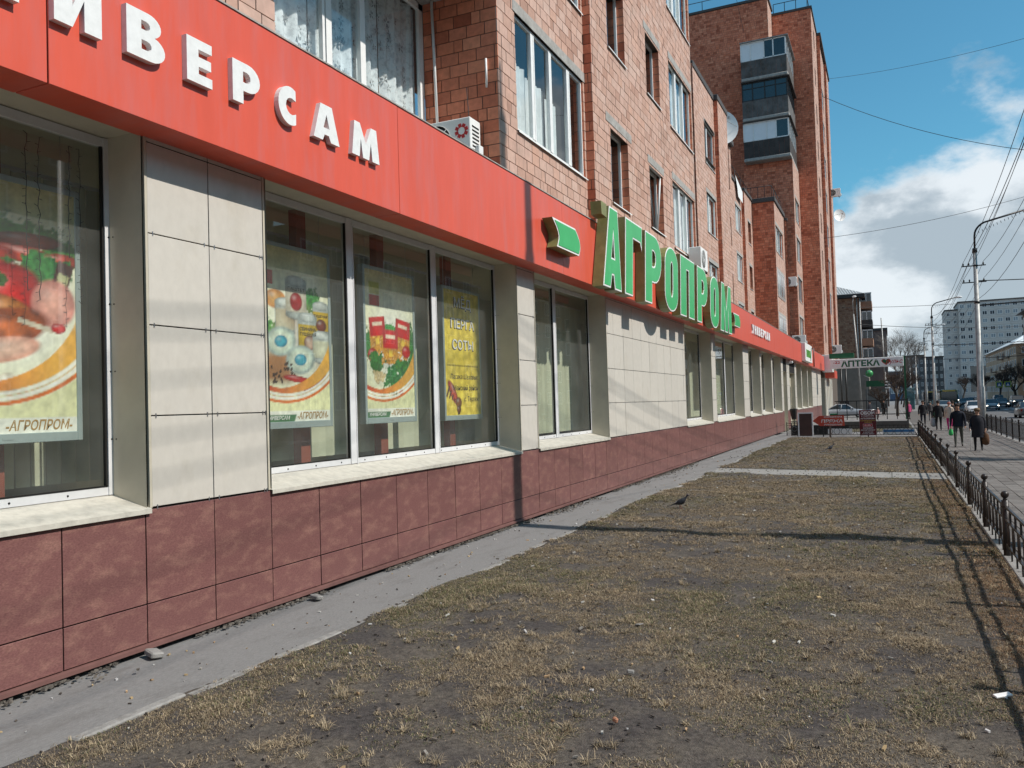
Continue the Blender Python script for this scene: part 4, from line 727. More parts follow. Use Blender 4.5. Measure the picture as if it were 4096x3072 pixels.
# glazed bay (loggia) with lace curtains
lg = obj('loggia', MB().box(-6, -1.95, 7.7, 14, 6.2, RF-.2).box(-1.95, -.12, 7.5, 7.68, 6.3, RF), mortar, apt)
for i in range(4):
    z0 = 6.36+4.05*i; z1 = z0+3.72
    if z1 > RF: break
    obj('loggia_slab', MB().box(-1.95, -.14, 7.70, 13.955, z1+.02, z1+.33), plast, lg)
    wl = obj('loggia_glazing', MB(), alu, apt) if False else None
    m = MB(); f = FX(-1.70); cuts = [8.2, 9.55, 9.95, 10.95, 11.25, 12.0, 13.75]
    pbox(m, f, 7.72, 13.95, z0, z0+.10, -.07, 0); pbox(m, f, 7.72, 13.95, z1-.12, z1, -.07, 0); pbox(m, f, 7.72, 7.82, z0, z1, -.07, 0); pbox(m, f, 13.80, 13.95, z0, z1, -.07, .0)
    cs = [7.74, 9.36, 10.9, 11.86, 13.87]
    for c in cs[1:-1]: pbox(m, f, c-.075, c+.075, z0+.1, z1-.12, -.07, .012)
    pbox(m, f, 9.5, 9.55, z0+.1, z1-.12, -.06, .02); pbox(m, f, 10.72, 10.78, z0+.1, z1-.12, -.06, .02)
    w = obj('window', m, white, apt)
    for a, b in zip(cs[:-1], cs[1:]): obj('pane', MB().quad(f(a+.06, z0+.08, -.04), f(b-.06, z0+.08, -.04), f(b-.06, z1-.1, -.04), f(a+.06, z1-.1, -.04)), gl_win, w)
    c = MB(); n = 150; P = [(7.75+6.15*k/n, -.19-.045*math.sin(k*.9)-.03*math.sin(k*.37+1)) for k in range(n+1)]
    c.add([f(u, vv, d) for vv in (z0+.02, z1-.05) for u, d in P], [(k, k+1, n+2+k, n+1+k) for k in range(n)], 0, True); obj('lace_curtain', c, curt, w)
    fl_ = MB(); rr = random.Random(i+3)
    for k in range(230):   # flower sprigs woven in the lace
        kk = rr.randrange(4, n-4); u, d = P[kk]; v = rr.uniform(z0+.1, z1-.15); sz = rr.uniform(.045, .085)
        for q in range(5): a = q*1.256+rr.random(); fl_.add([f(u+math.cos(a)*sz*.2, v+math.sin(a)*sz*.2, d+.03), f(u+math.cos(a+.35)*sz*.7, v+math.sin(a+.35)*sz*.8, d+.032), f(u+math.cos(a)*sz*1.3, v+math.sin(a)*sz*1.6, d+.03), f(u+math.cos(a-.35)*sz*.7, v+math.sin(a-.35)*sz*.8, d+.032)], [(0, 1, 2, 3)])
    tag(obj('lace_flower', fl_, M('lace_thread%d' % i, (.33, .34, .34), .9, .1, 5.), w), kind='stuff')
brick_wall(apt, FY(13.97), -1.70, -.1, 6.34, RF, (), vb=6.40)
brick_wall(apt, FX(-.1), 13.97, 18.93, 6.34, RF, hb_ := [(14.80, 18.82, 7.62+4.05*i, 9.97+4.05*i) for i in range(3)], vb=6.40)
for i, h in enumerate(hb_): house_window(apt, FX(-.1), *h, [15.75, 16.78, 17.85], inset=.05, curtain=[(14.85, 15.7, .66), (15.8, 16.8, .62), (16.9, 17.6, .58)], lint_over=.1)
obj('downpipe', MB().tube([(-1.47, 13.91, 10.3), (-1.40, 13.91, 7.4)], .028, 8).tube([(-.33, 13.93, 8.75), (-.33, 13.93, 8.2)], .022, 6), white, apt)
brick_wall(apt, FY(18.93), -.1, .1, 6.34, RF, (), vb=6.40)
hc = []
for i in range(4):
    z = 4.05*i
    hc += [(20.28, 21.86, 7.35+z, 9.35+z), (24.08, 25.70, 7.42+z, 9.32+z), (27.02, 30.42, 7.28+z, 9.55+z)]
hc = [h for h in hc if h[3] < RF-.3]
brick_wall(apt, FX(.1), 18.93, 30.55, 6.34, RF, hc, vb=6.40)
for i, h in enumerate(hc):
    k = i % 3
    if k == 0: house_window(apt, FX(.1), *h, [], curtain=[(h[0]+.2, h[0]+.7, 1)], lint_over=.35, inset=.2)
    elif k == 1: house_window(apt, FX(.1), *h, [], inset=.2, lint_over=.15, tilt=((h[0]+.1, h[1]-.1) if i == 1 else None))
    else: house_window(apt, FX(.1), *h, [h[0]+1.15, h[0]+2.3], inset=.08, curtain=[(h[0]+.1, h[0]+1.0, 1), (h[0]+1.3, h[0]+2.2, 1), (h[0]+2.5, h[0]+3.1, 1)], lint_over=.05)
obj('end_wall', MB().box(-6, .085, 30.55, 30.7, 6.2, RF), mortar, apt)
# stepped back stretches beyond
h2 = [(47.95, 50.85, 7.9+4.06*i, 10.2+4.06*i) for i in range(3)]
brick_wall(apt, FY(45.2), -3.05, -2.8, 6, RF, ()); brick_wall(apt, FX(-2.8), 45.2, 51.1, 6, RF, h2+[(48.2, 50.9, 16.35, 18.3)])
for h in h2: house_window(apt, FX(-2.8), *h, [h[0]+1.0], inset=.1, curtain=[(h[0]+.1, h[0]+.9, 1), (h[0]+1.2, h[1]-.2, 1)], lint_over=.1)
house_window(apt, FX(-2.8), 48.2, 50.9, 16.35, 18.3, [49.1], dark=True, fm=alu)
brick_wall(apt, FY(51.1), -2.8, -2.55, 6, RF, ()); brick_wall(apt, FX(-2.55), 51.1, 54.3, 6, RF, ())
brick_wall(apt, FX(-2.55), 54.3, 56.2, 10.3, 12.1, ()); brick_wall(apt, FX(-2.55), 54.3, 56.2, 14.0, 15.8, ()); brick_wall(apt, FX(-2.55), 54.3, 56.2, 6.2, 8.1, ())
brick_wall(apt, FY(58.4), -6.0, -3.32, 6, RF-.3, ()); brick_wall(apt, FX(-3.32), 58.4, 59.0, 6, RF-.3, ()); brick_wall(apt, FY(60.4), -6, -3.5, 6, RF-.3, ()); brick_wall(apt, FX(-3.5), 60.4, 61.2, 6, RF-.3, ())
for x0, x1, y0, y1 in ((-3.3, -2.75, 45.2, 51), (-3., -2.5, 51.0, 54.4), (-6, -3.25, 58.3, 61.2)): obj('parapet', MB().bbox(x0, x1, y0, y1, RF-.25, RF+.12, .03), parap, apt)
h3 = [(70.6, 73.5, 16.4, 18.6), (70.6, 73.5, 12.2, 14.45), (70.6, 73.5, 8.0, 10.2)]; h3b = [(75.7, 77.4, 16.15, 18.1), (75.7, 77.4, 12.05, 14.1), (75.7, 77.4, 8.0, 10.)]
brick_wall(apt, FX(-4.8), 61.2, 74.0, 6, 20.4, h3); brick_wall(apt, FY(74.0), -4.8, -4.55, 6, 20.4, ()); brick_wall(apt, FX(-4.55), 74.0, 78.4, 6, 20.4, h3b)
for h in h3: house_window(apt, FX(-4.8), *h, [71.6, 72.5], inset=.08, curtain=[(70.7, 73.3, 1)])
for h in h3b: house_window(apt, FX(-4.55), *h, [], inset=.25, dark=True)
obj('parapet', MB().bbox(-5.2, -4.7, 61, 74, 20.38, 20.7, .03).bbox(-5, -4.45, 74, 78.3, 20.38, 20.7, .03), parap, apt)
hm = [(78.9, 84.6, 15.75, 18.2), (78.9, 84.6, 11.6, 14.0), (78.9, 84.6, 7.5, 9.9)]
brick_wall(apt, FY(78.4), -6.2, -2.57, 6, 20.2, ()); brick_wall(apt, FX(-2.57), 78.4, 86.0, 6, 20.2, hm)
for i, h in enumerate(hm): house_window(apt, FX(-2.57), *h, [80.6, 82.5], inset=.1, curtain=[(79., 80.4, 1), (82.6, 84.4, 1)], bars=i > 0)
brick_wall(apt, FY(86.2), -2.57, -2.36, 6, 19.9, ())
obj('parapet', MB().bbox(-6.4, -2.45, 78.2, 78.7, 20.18, 20.6, .03).bbox(-2.9, -2.45, 78.7, 86.2, 20.18, 20.6, .03).bbox(-2.8, -2.25, 86.1, 86.6, 19.88, 20.15, .02), parap, apt)
obj('roof', MB().box(-18, -.45, -6, 30.5, RF-.2, RF).box(-18, -3.3, 30.5, 61, RF-.3, RF-.05).box(-18, -5., 61, 87, 20.1, 20.3).box(-18, -2.7, 78.6, 86, 20.1, 20.25), parap, apt)
rl = MB()
for a, b in (((-2.75, 78.5), (-5.8, 78.5)), ((-2.75, 78.5), (-2.75, 85.8)), ((-4.9, 62), (-4.9, 78))):
    A, B = Vector((*a, 20.6)), Vector((*b, 20.6)); rl.tube([A+Vector((0, 0, 1.1)), B+Vector((0, 0, 1.1))], .03, 5); n = 5
    for i in range(n+1): p = A.lerp(B, i/n); rl.tube([p, p+Vector((0, 0, 1.1))], .025, 5)
obj('roof_railing', rl, cable, apt)
obj('roof_wrap', MB().add([(-4.62, 70.2, 20.9), (-4.6, 73.6, 20.2), (-4.58, 73.4, 19.2), (-4.6, 71.2, 19.3), (-4.6, 70.9, 20.0)], [(0, 1, 2, 3, 4)]), white, apt)
finish_bricks(apt, brick, 300, brick_lit)
# ------------------------------------------------------------------ tower
tow = thing('tower_block', 'tall red brick tower block with a stack of glazed corner balconies', 'building', (-4, 95, 0))
YL, Y1, Y2 = 87.2, 90.2, 93.6
brick_wall(tow, FY(YL), -6.4, -1.62, 6.2, 26.3, ()); brick_wall(tow, FX(-1.62), YL, Y2, 6.2, 26.3, hl := [(88.4, 92.6, 8.0+4.1*i, 10.4+4.1*i) for i in range(4)])
for i, h in enumerate(hl): house_window(tow, FX(-1.62), *h, [89.8, 91.2], inset=.1, curtain=[(88.6, 92.2, 1)], dark=(i == 1), lint_over=.3)
brick_wall(tow, FY(Y1), -12.5, -3.8, 19, 44.5, ()); brick_wall(tow, FX(-3.8), Y1, Y2, 25, 44.5, ())
brick_wall(tow, FY(Y2), -3.8, .25, 6.2, 44.0, ())
ht = []
for i in range(9):
    z = 8.0+4.08*i; ht += [(96.2, 97.6, z, z+2.1)]
    if z+2.4 < 43.5: pass
brick_wall(tow, FX(.25), Y2, 100.5, 6.2, 44.0, ht); brick_wall(tow, FY(100.7), .25, .62, 6.2, 43.9, ()); brick_wall(tow, FX(.45), 100.7, 109.5, 6.2, 43.9, ht2 := [(103, 106.5, 7.8+4.08*i, 10.2+4.08*i) for i in range(8)]); brick_wall(tow, FY(109.6), .25, .72, 6.2, 43.8, ())
brick_wall(tow, FX(.6), 109.6, 116, 6.2, 43.8, ())
for h in ht: house_window(tow, FX(.25), *h, [], dark=True, inset=.1, sill=False, lintel=False)
for h in ht2: house_window(tow, FX(.45), *h, [104.2, 105.4], dark=False, inset=.05, curtain=[(103.2, 105, 1)], lintel=True, sill=False)
obj('tower_core', MB().box(-22, -12.4, Y1, 116, 0, 44.5).box(-12.5, -3.9, Y1+.05, 116, 0, 44.4).box(-6.3, -1.7, YL+.05, Y1, 0, 26.2).box(-3.9, .2, Y2+.05, 116, 0, 43.9), mortar, tow)
obj('coping', MB().box(-22, -3.7, Y1-.12, Y1+.3, 44.5, 44.75).box(-4.0, -3.66, Y1, Y2, 44.5, 44.75).box(-3.9, .37, Y2-.12, Y2+.3, 44.0, 44.25).box(-.1, .37, Y2, 100.6, 44.0, 44.25).box(.1, .75, 100.6, 116.2, 43.8, 44.1), parap, tow)
rl = MB()
for a, b, z in (((-.1, Y2+.3), (-3.6, Y2+.3), 44.2), ((-.1, Y2+.3), (-.1, 104), 44.2), ((-6, Y1+.3), (-20, Y1+.3), 44.7)):
    A, B = Vector((*a, z)), Vector((*b, z)); rl.tube([A+Vector((0, 0, 1.2)), B+Vector((0, 0, 1.2))], .04, 5)
    for i in range(4): p = A.lerp(B, i/3); rl.tube([p, p+Vector((0, 0, 1.2))], .04, 5)
obj('roof_railing', rl, cable, tow)
for i in range(3):   # corner balconies, each with slab, rusty parapet sheet and glazing
    z = 26.25+4.12*i; x0, x1, y0 = -6.15, -1.72, YL-1.15; t = obj('balcony', MB().bbox(x0, x1+.1, y0-.1, Y2-.5, z, z+.34, .06), plast, tow)
    pm = M('balcony_sheet%d' % i, [(.045, .038, .034), (.13, .125, .12), (.105, .10, .095)][i], .7, .3, 1.6, col2=[(.06, .05, .045), (.085, .07, .06), (.07, .055, .045)][i], thr=(.42, .62), scale2=1.1)
    n = 9
    for k in range(n): a = x0+(x1-x0)*k/n; obj('parapet_sheet', MB().box(a+.006, a+(x1-x0)/n-.006, y0-.03, y0, z+.36, z+2.05), pm, t)
    for k in range(8): a = y0+(Y2-.6-y0)*k/8; obj('parapet_sheet', MB().box(x1, x1+.03, a+.006, a+(Y2-.6-y0)/8-.006, z+.36, z+2.05), pm, t)
    f = FY(y0+.02); fm = white if i != 1 else black; m = MB(); v0, v1 = z+2.1, z+3.9; us = [x0+.05, x0+1.0, x0+2.3, x0+3.2, x1-.05] if i != 1 else [x0+.05, x0+1.05, x0+2.25, x0+3.3, x1-.05]
    pbox(m, f, x0, x1, v0-.06, v0+.06, -.08, .02); pbox(m, f, x0, x1, v1-.06, v1+.06, -.08, .02)
    for u in us: pbox(m, f, u-.06, u+.06, v0, v1, -.08, .02)
    if i == 1: pbox(m, f, x0, x1, v0+1.2, v0+1.27, -.06, .015)
    fx = FX(x1-.02)
    for v in (v0, v1): pbox(m, fx, y0, Y2-.6, v-.06, v+.06, -.08, .02)
    for u in np.linspace(y0+.05, Y2-.7, 6): pbox(m, fx, u-.06, u+.06, v0, v1, -.08, .02)
    gz = obj('balcony_glazing', m, fm, t); tl = MB().box(x0-.05, x1+.25, y0-.2, Y2-.5, v1+.07, v1+.13); obj('balcony_roof', tl, parap if i != 2 else galv, t)
    for k, (a, b) in enumerate(zip(us[:-1], us[1:])):
        solid = (i == 2 and k < 2) or (i == 0 and k < 3); obj('pane', MB().quad(f(a+.05, v0, -.03), f(b-.05, v0, -.03), f(b-.05, v1, -.03), f(a+.05, v1, -.03)), (M('frosted%d%d' % (i, k), (.80, .82, .84), .5, .04, 2.) if solid else gl_dark), gz)
    obj('pane', MB().quad(fx(y0+.05, v0, -.03), fx(Y2-.7, v0, -.03), fx(Y2-.7, v1, -.03), fx(y0+.05, v1, -.03)), gl_dark, gz)
finish_bricks(tow, brick, 300, brick_lit)
# ------------------------------------------------------------------ things fixed to the walls
def ac_unit(name, label, loc, sc, rz, flower=False):
    t = thing(name, label, 'air conditioner', loc, 'outdoor air conditioner units on the walls'); t.rotation_euler = (0, 0, rz); w, d, h = .9, .34, .62
    obj('case', MB().bbox(-w/2, w/2, -d/2, d/2, 0, h, .012), white, t, world=False)
    g_ = MB(); cx, cz = -.13, h*.5
    obj('fan_opening', MB().add([(cx+.25*math.cos(a*.2618), -d/2-.004, cz+.25*math.sin(a*.2618)) for a in range(24)], [tuple(range(24))]), seam, t, world=False)
    for k in range(1, 6): g_.ring((cx, -d/2-.012, cz), (1, 0, 0), (0, 0, 1), .05*k, .004, 24, 4)
    for k in range(8): a = k*math.pi/4; g_.tube([(cx, -d/2-.012, cz), (cx+.25*math.cos(a), -d/2-.012, cz+.25*math.sin(a))], .004, 4)
    obj('fan_guard', g_, white, t, world=False)
    s_ = MB()
    for k in range(7): s_.box(w/2+.001, w/2+.005, -d/2+.06, d/2-.06, .12+.06*k, .145+.06*k)
    obj('side_vent', s_, seam, t, world=False); obj('valve_cover', MB().bbox(w/2, w/2+.07, -.02, .12, .05, .22, .01), whited, t, world=False); obj('bracket', MB().box(-w/2+.1, -w/2+.14, -d/2, d/2+.25, -.05, 0).box(w/2-.14, w/2-.1, -d/2, d/2+.25, -.05, 0), black, t, world=False)
    if flower:
        e = MB()
        for k in range(8): a = k*math.pi/4+.3; e.obox((.30+.085*math.cos(a), -d/2-.004, .42+.085*math.sin(a)), (math.cos(a), 0, math.sin(a)), (-math.sin(a), 0, math.cos(a)), (0, 1, 0), .028, .026, .003)
        obj('flower_emblem', e, redtxt, t, world=False)
    t.scale = (sc, sc, sc); return t
ac_unit('air_conditioner', 'white outdoor air conditioner with a red flower emblem beside the lace curtained bay', (-.99, 13.62, 6.75), 1.22, 0, True)
for p in ((.30, -.9), ): pass
tag(obj('cable_tail', MB().tube([(-.62, 13.66, 8.15), (-.56, 13.6, 7.6), (-.50, 13.55, 7.0), (-.40, 13.6, 6.4)], .008, 5), cable), 'thin cable hanging beside the emblem air conditioner', 'cable')
ac_unit('air_conditioner', 'pale outdoor air conditioner half hidden behind the green letters', (.42, 29.2, 6.72), 1.25, math.pi/2)
ac_unit('air_conditioner', 'small outdoor air conditioner under the upper barred window of the stepped wing', (-2.3, 86.6, 13.3), 1.5, 0)
ac_unit('air_conditioner', 'outdoor air conditioner above the far green logo light box', (-.3, 72.5, 6.6), 1.2, 0)
ac_unit('air_conditioner', 'outdoor air conditioner at the foot of the tower near the fascia end', (.75, 104, 7.2), 1.6, 0)
ac_unit('air_conditioner', 'outdoor air conditioner high on the tower edge above the dish', (1.0, 112, 27.5), 1.6, 0)
def dish(label, c, R, d, arm, txt=False):
    t = thing('satellite_dish', label, 'satellite dish', c, 'satellite dishes on the walls'); D = Vector(d).normalized(); U = Vector((0, 0, 1)).cross(D).normalized(); Vv = D.cross(U); m = MB(); n = 28; vs = []
    for k in range(7): r = R*k/6; vs += [U*(r*math.cos(a*2*math.pi/n))+Vv*(r*math.sin(a*2*math.pi/n)*1.08)+D*(.22*R*(k/6)**2-.22*R) for a in range(n)]
    m.add(vs, [(k*n+a, k*n+(a+1) % n, (k+1)*n+(a+1) % n, (k+1)*n+a) for k in range(6) for a in range(n)], 0, True); obj('reflector', m, white, t, world=False)
    a_ = MB(); tip = D*R*1.05-Vv*R*.15
    for q in (U*R*.9, -U*R*.9, -Vv*R): a_.tube([q, tip], .02, 5)
    obj('feed_arm', a_, galv, t, world=False); obj('receiver', MB().ball(tuple(tip), .10*max(1, R), 8), galv, t, world=False); obj('wall_mount', MB().tube([-D*.22*R, Vector(arm)], .04, 6), galv, t, world=False)
    if txt: obj('lettering', text_mb('РАЗВИТИЕ', .28, .01, 0, 0, 'CENTER', lambda u, v, w: tuple(U*u+Vv*(R*.55+v-.22*u*u)+D*.02)), ink, t, world=False); obj('lettering', text_mb('53-48', .24, .01, 0, 0, 'CENTER', lambda u, v, w: tuple(U*u+Vv*(-R*.12+v)-D*.06*R), mb=None), M('blue_print', (.10, .14, .35), .6), t, world=False)
    return t
dish('big white satellite dish with lettering on the stepped back wall', (-3.22, 55.5, 20.3), 1.22, (.35, -1, .25), (-.5, 1.2, -.3), True)
dish('small satellite dish at the outer edge of the tower', (1.45, 113.5, 25.4), .75, (.5, -1, .2), (-.6, 1, 0))
tag(obj('security_camera', MB().bbox(.1, .38, 59.9, 60.1, 4.55, 4.70, .02).tube([(.2, 60, 4.83), (.2, 60, 4.68)], .03, 6), white), 'small white security camera under the red fascia', 'camera')
# ------------------------------------------------------------------ fences and street furniture
GZ = -.13
lf_ = thing('lawn_fence', 'low brown iron fence with ball topped posts between lawn and sidewalk', 'fence', (7.76, 20, GZ))
PY = [-4.6, -1.6, 1.4, 4.4, 7.3, 10.2, 13.15, 15.85, 18.9, 22.3, 25.4, 28.7, 31.8, 34.8, 37.8, 40.8, 43.8, 46.7, 49.2]
pm_ = MB().tube([(0, 0, -.08), (0, 0, .79)], .045, 12).tube([(0, 0, .79), (0, 0, .815)], .026, 10).lathe([(.0, .0), (.05, .0), (.05, .012), (.0, .012)], (0, 0, .70), 12).ball((0, 0, .865), .052, 12).mesh('post', iron)
for y in PY: link('post', pm_, lf_, (7.76, y, GZ))
bs = MB().box(-.012, .012, -.016, .016, .53, .705).mesh('baluster', iron); bl = MB().box(-.010, .010, -.012, .012, .02, .19).mesh('baluster', iron)
um = MB()
for s_ in (-1, 1): um.tube([(0, s_*.075, .53), (0, s_*.075, .30)]+[(0, s_*.075*math.cos(a), .26-.07*math.sin(a)) for a in np.linspace(.2, 1.4, 4)], .011, 6)
um.tube([(0, 0, .53), (0, 0, .19)], .011, 6); um = um.mesh('scroll', iron); nb_ = 0
for a, b in zip(PY[:-1], PY[1:]):
    for z, t in ((.705, .016), (.525, .013), (.185, .013), (.02, .012)): obj('rail', MB().box(7.745, 7.775, a, b, GZ+z-t, GZ+z+t), iron, lf_)
    n = 6
    for k in range(1, n):
        y = a+(b-a)*k/n; link('baluster', bs, lf_, (7.76, y, GZ))
        if y > 0: link('baluster', bl, lf_, (7.76, y, GZ))
    for k in range(n): link('scroll', um, lf_, (7.76, a+(b-a)*(k+.5)/n, GZ))
xf = thing('cross_fence', 'low black fence with rows of iron rings across the end of the lawn', 'fence', (4.3, 50, GZ))
A, B = Vector((7.70, 49.1, GZ)), Vector((1.0, 51.6, GZ)); D = (B-A).normalized(); Lf = (B-A).length
for z, t in ((.64, .018), (.47, .014), (.12, .014), (.03, .012)): m = MB(); m.obox((A+B)/2+Vector((0, 0, z)), D, Vector((0, 0, 1)), D.cross(Vector((0, 0, 1))), Lf/2, t, .014); obj('rail', m, black, xf)
n = 17; rg = MB().ring((0, 0, .295), D, (0, 0, 1), .172, .013, 22, 5).mesh('ring', black)
for k in range(n):
    p = A+D*(Lf*(k+.5)/n)
    if k not in (6, 12): link('ring', rg, xf, p)
pk = MB().box(-.012, .012, -.012, .012, .47, .64).mesh('baluster', black)
for k in range(0, n*2): link('baluster', pk, xf, A+D*(Lf*k/(2*n)))
for k in (0, 6.3, 12.4, 17): p = A+D*(Lf*k/n); link('post', MB().box(-.03, .03, -.03, .03, -.05, .80).mesh('post', black), xf, p)
def panel_banner(label, x0, x1, y, z0, z1, stripe):
    t = thing('banner', label, 'banner', ((x0+x1)/2, y, z0)); obj('cloth', MB().bbox(x0, x1, y, y+.02, z0, z1, .02), signw, t)
    if stripe: obj('stripe', MB().box(x0+.04, x1-.04, y-.006, y, (z0+z1)/2-.03, (z0+z1)/2+.10), M('blue_stripe', (.05, .20, .42), .5), t)
panel_banner('white banner with a blue stripe hung behind the fence rings', 5.95, 7.55, 49.95, -.02, .30, True)
panel_banner('plain white panel behind the fence rings near the arrow sign', 3.05, 4.35, 51.2, -.02, .32, False)
obj('low_wall', MB().box(.8, 4.1, 53.2, 53.5, -.14, .42), M('dark_wall', (.03, .028, .026), .9, .3, 4.), None); tag(bpy.data.objects['low_wall'], 'dark low wall behind the ring fence by the store entrance', 'wall')
ar = thing('arrow_sign', 'red arrow board ПРЯЖА on a wooden stake pointing to the store', 'sign', (3.3, 49.3, GZ)); y = 49.25
ab = obj('arrow_board', MB().prism([(2.38, .82), (2.78, .53), (4.06, .52), (4.03, 1.10), (2.74, 1.10)], 0, .03, FY(y)), signr, ar)
obj('stake', MB().box(3.24, 3.34, y+.001, y+.05, GZ-.05, .9), M('grey_wood', (.16, .12, .10), .9, .3, 9.), ar)
for s_, x, z, sz, w_ in (('ПРЯЖА', 2.82, .715, .235, 1.12), ('ФУРНИТУРА', 2.98, .985, .105, .95), ('РУКОДЕЛИЕ', 2.98, .56, .105, .95)): obj('lettering', text_mb(s_, sz, .026, .12, 0, 'LEFT', lambda a, b, d: (x+a, y-.034, z+b), width=w_), signw, ab)
ob = thing('wallpaper_banner', 'tall maroon ОБОИ banner on a thin metal stand', 'banner', (5.24, 48.85, GZ)); y = 48.85; bb = obj('print', MB().box(4.83, 5.66, y, y+.012, .0, 1.36), maroon, ob)
obj('stand', MB().tube([(4.85, y+.02, -.14), (4.82, y+.02, 1.38)], .012, 6).tube([(5.66, y+.02, -.14), (5.64, y+.02, 1.38)], .012, 6).tube([(4.82, y+.02, 1.37), (5.65, y+.02, 1.37)], .012, 6), chrome, ob)
for s_, x, z, sz, w_, mt in (('ОБОИ', 4.89, 1.13, .23, .70, signw), ('В УНИВЕРСАМЕ', 4.93, 1.02, .075, .62, signw), ('-АГРОПРОМ-', 4.87, .87, .11, .74, signw), ('САМОКЛЕЮЩАЯСЯ', 4.87, .77, .07, .75, yellow), ('ПЛЁНКА', 5.08, .68, .07, .36, yellow), ('БОЛЬШОЙ', 5.0, .36, .085, .50, signw), ('АССОРТИМЕНТ', 4.88, .25, .085, .72, signw), ('в наличии', 5.0, .15, .075, .48, signw), ('и под заказ', 4.95, .06, .075, .58, signw)): obj('lettering', text_mb(s_, sz, .024 if sz < .2 else .05, .0, 0, 'LEFT', lambda a, b, d: (x+a, y-.003, z+b), width=w_), mt, bb)
obj('logo_plate', MB().box(5.0, 5.47, y-.004, y, .47, .62), signw, bb); obj('logo_field', MB().box(5.01, 5.46, y-.007, y-.004, .48, .61), redtxt, bb); obj('lettering', text_mb('d-c-fix', .10, .012, 0, 0, 'LEFT', lambda a, b, d: (5.07+a, y-.010, .515+b), width=.32), signw, bb)
fb = thing('framed_board', 'dark board in a white frame standing behind the ring fence', 'sign', (1.87, 50.8, GZ)); obj('board', MB().box(1.50, 2.24, 50.8, 50.83, -.08, 1.24), M('brown_board', (.07, .035, .028), .5, .2, 3.), fb); obj('frame', MB().box(1.45, 1.52, 50.77, 50.86, -.14, 1.28).box(2.22, 2.29, 50.77, 50.86, -.14, 1.28).box(1.52, 2.22, 50.77, 50.86, 1.21, 1.28), white, fb)
ub = thing('litter_bin', 'black faceted litter bin tilted on its iron stand by the store wall', 'bin', (1.05, 53, GZ)); m = MB().lathe([(.13, .0), (.145, .0), (.215, .62), (.19, .66), (.18, .66), (.12, .04)], (0, 0, 0), 6, sm=False); bo = obj('bin_body', m, black, ub, (1.03, 53, .84), world=True); bo.rotation_euler = (0, -.06, .2)
obj('bin_stand', MB().tube([(1.03, 53, -.15), (1.03, 53, .86)], .03, 6).ring((1.03, 53, .7), (1, 0, 0), (0, 1, 0), .2, .014, 16, 5).box(.86, 1.20, 52.9, 53.1, .66, .68), black, ub); obj('bin_handle', MB().tube([(1.0, 53, 1.48), (.92, 53, 1.72)], .012, 5), black, ub)
rgt = thing('ring_gate', 'narrow grey gate leaf with two iron rings beside the plinth end', 'gate', (1.02, 51.7, GZ)); m = MB()
for x in (.72, 1.33): m.box(x-.02, x+.02, 51.68, 51.72, -.14, .70)
for z in (.06, .16, .56, .68): m.box(.72, 1.33, 51.69, 51.71, GZ+z+.07, GZ+z+.095)
obj('gate_frame', m, iron, rgt)
for x in (.90, 1.15): obj('ring', MB().ring((x, 51.7, .30), (1, 0, 0), (0, 0, 1), .135, .013, 20, 5), galv, rgt)
rl2 = thing('tall_railing', 'tall black railing above the entrance steps behind the ring fence', 'railing', (5.3, 62, GZ))
obj('parapet_wall', MB().box(3.0, 7.5, 62.0, 62.25, -.14, .38), M('parapet_grey', (.13, .12, .11), .9, .2, 5.), rl2); y = 62.1
for z in (1.80, .85): obj('rail', MB().box(2.85, 7.50, y-.02, y+.02, z-.03, z+.03), black, rl2)
for x in np.linspace(3.0, 7.45, 8): obj('baluster', MB().box(x-.025, x+.025, y-.025, y+.025, .5, 1.80), black, rl2)
obj('post', MB().box(7.40, 7.50, y-.05, y+.05, -.14, 1.9), black, rl2)
for x0, x1, z0, lb in ((1.6, 3.0, .55, 'dark bench of planters at the pharmacy entrance'),): tag(obj('entrance_planter', MB().box(x0, x1, 70, 70.6, -.14, z0).box(x0-.3, x0-.1, 70, 70.6, -.14, z0+.1), black), lb, 'planter')
gp = thing('green_planter', 'green planter box with a dark shrub by the store entrance', 'planter', (2.4, 68, GZ)); obj('planter_box', MB().bbox(2.15, 2.72, 67.8, 68.3, -.13, .85, .03), signg, gp)
ap = thing('pharmacy_sign', 'long white АПТЕКА board with green lettering carried on a green post', 'sign', (7.7, 85, GZ)); y = 85.; bd = obj('sign_board', MB().bbox(1.2, 7.68, y, y+.35, 4.82, 5.72, .03), signw, ap)
obj('post', MB().box(7.68, 7.84, y+.05, y+.25, -.14, 5.78), signg, ap); obj('green_cap', MB().box(1.2, 3.4, y+.4, y+1.6, 5.85, 6.3), signg, ap)
for s_, x, z, sz, w_, mt, b_, sh in (('АПТЕКА', 2.28, 4.98, .74, 3.42, signg, .04, 0), ('-22', 1.55, 5.30, .34, .62, redtxt, .02, 0), ('пульс', 6.16, 5.12, .55, 1.42, redtxt, .014, .3)): obj('lettering', text_mb(s_, sz, b_, sh, 0, 'LEFT', lambda a, b, d: (x+a, y-.006, z+b), width=w_), mt, bd)
hp = [(6.2+.42*(16*math.sin(t)**3)/17, 5.30+.36*(13*math.cos(t)-5*math.cos(2*t)-2*math.cos(3*t)-math.cos(4*t))/17) for t in np.linspace(0, 2*math.pi, 30)[:-1]]
obj('heart', MB().prism(hp, .001, .004, FY(y)), redtxt, bd); obj('heart_field', MB().prism([(6.2+(a-6.2)*.82, 5.31+(b-5.30)*.80) for a, b in hp], .004, .0055, FY(y)), signg, bd)
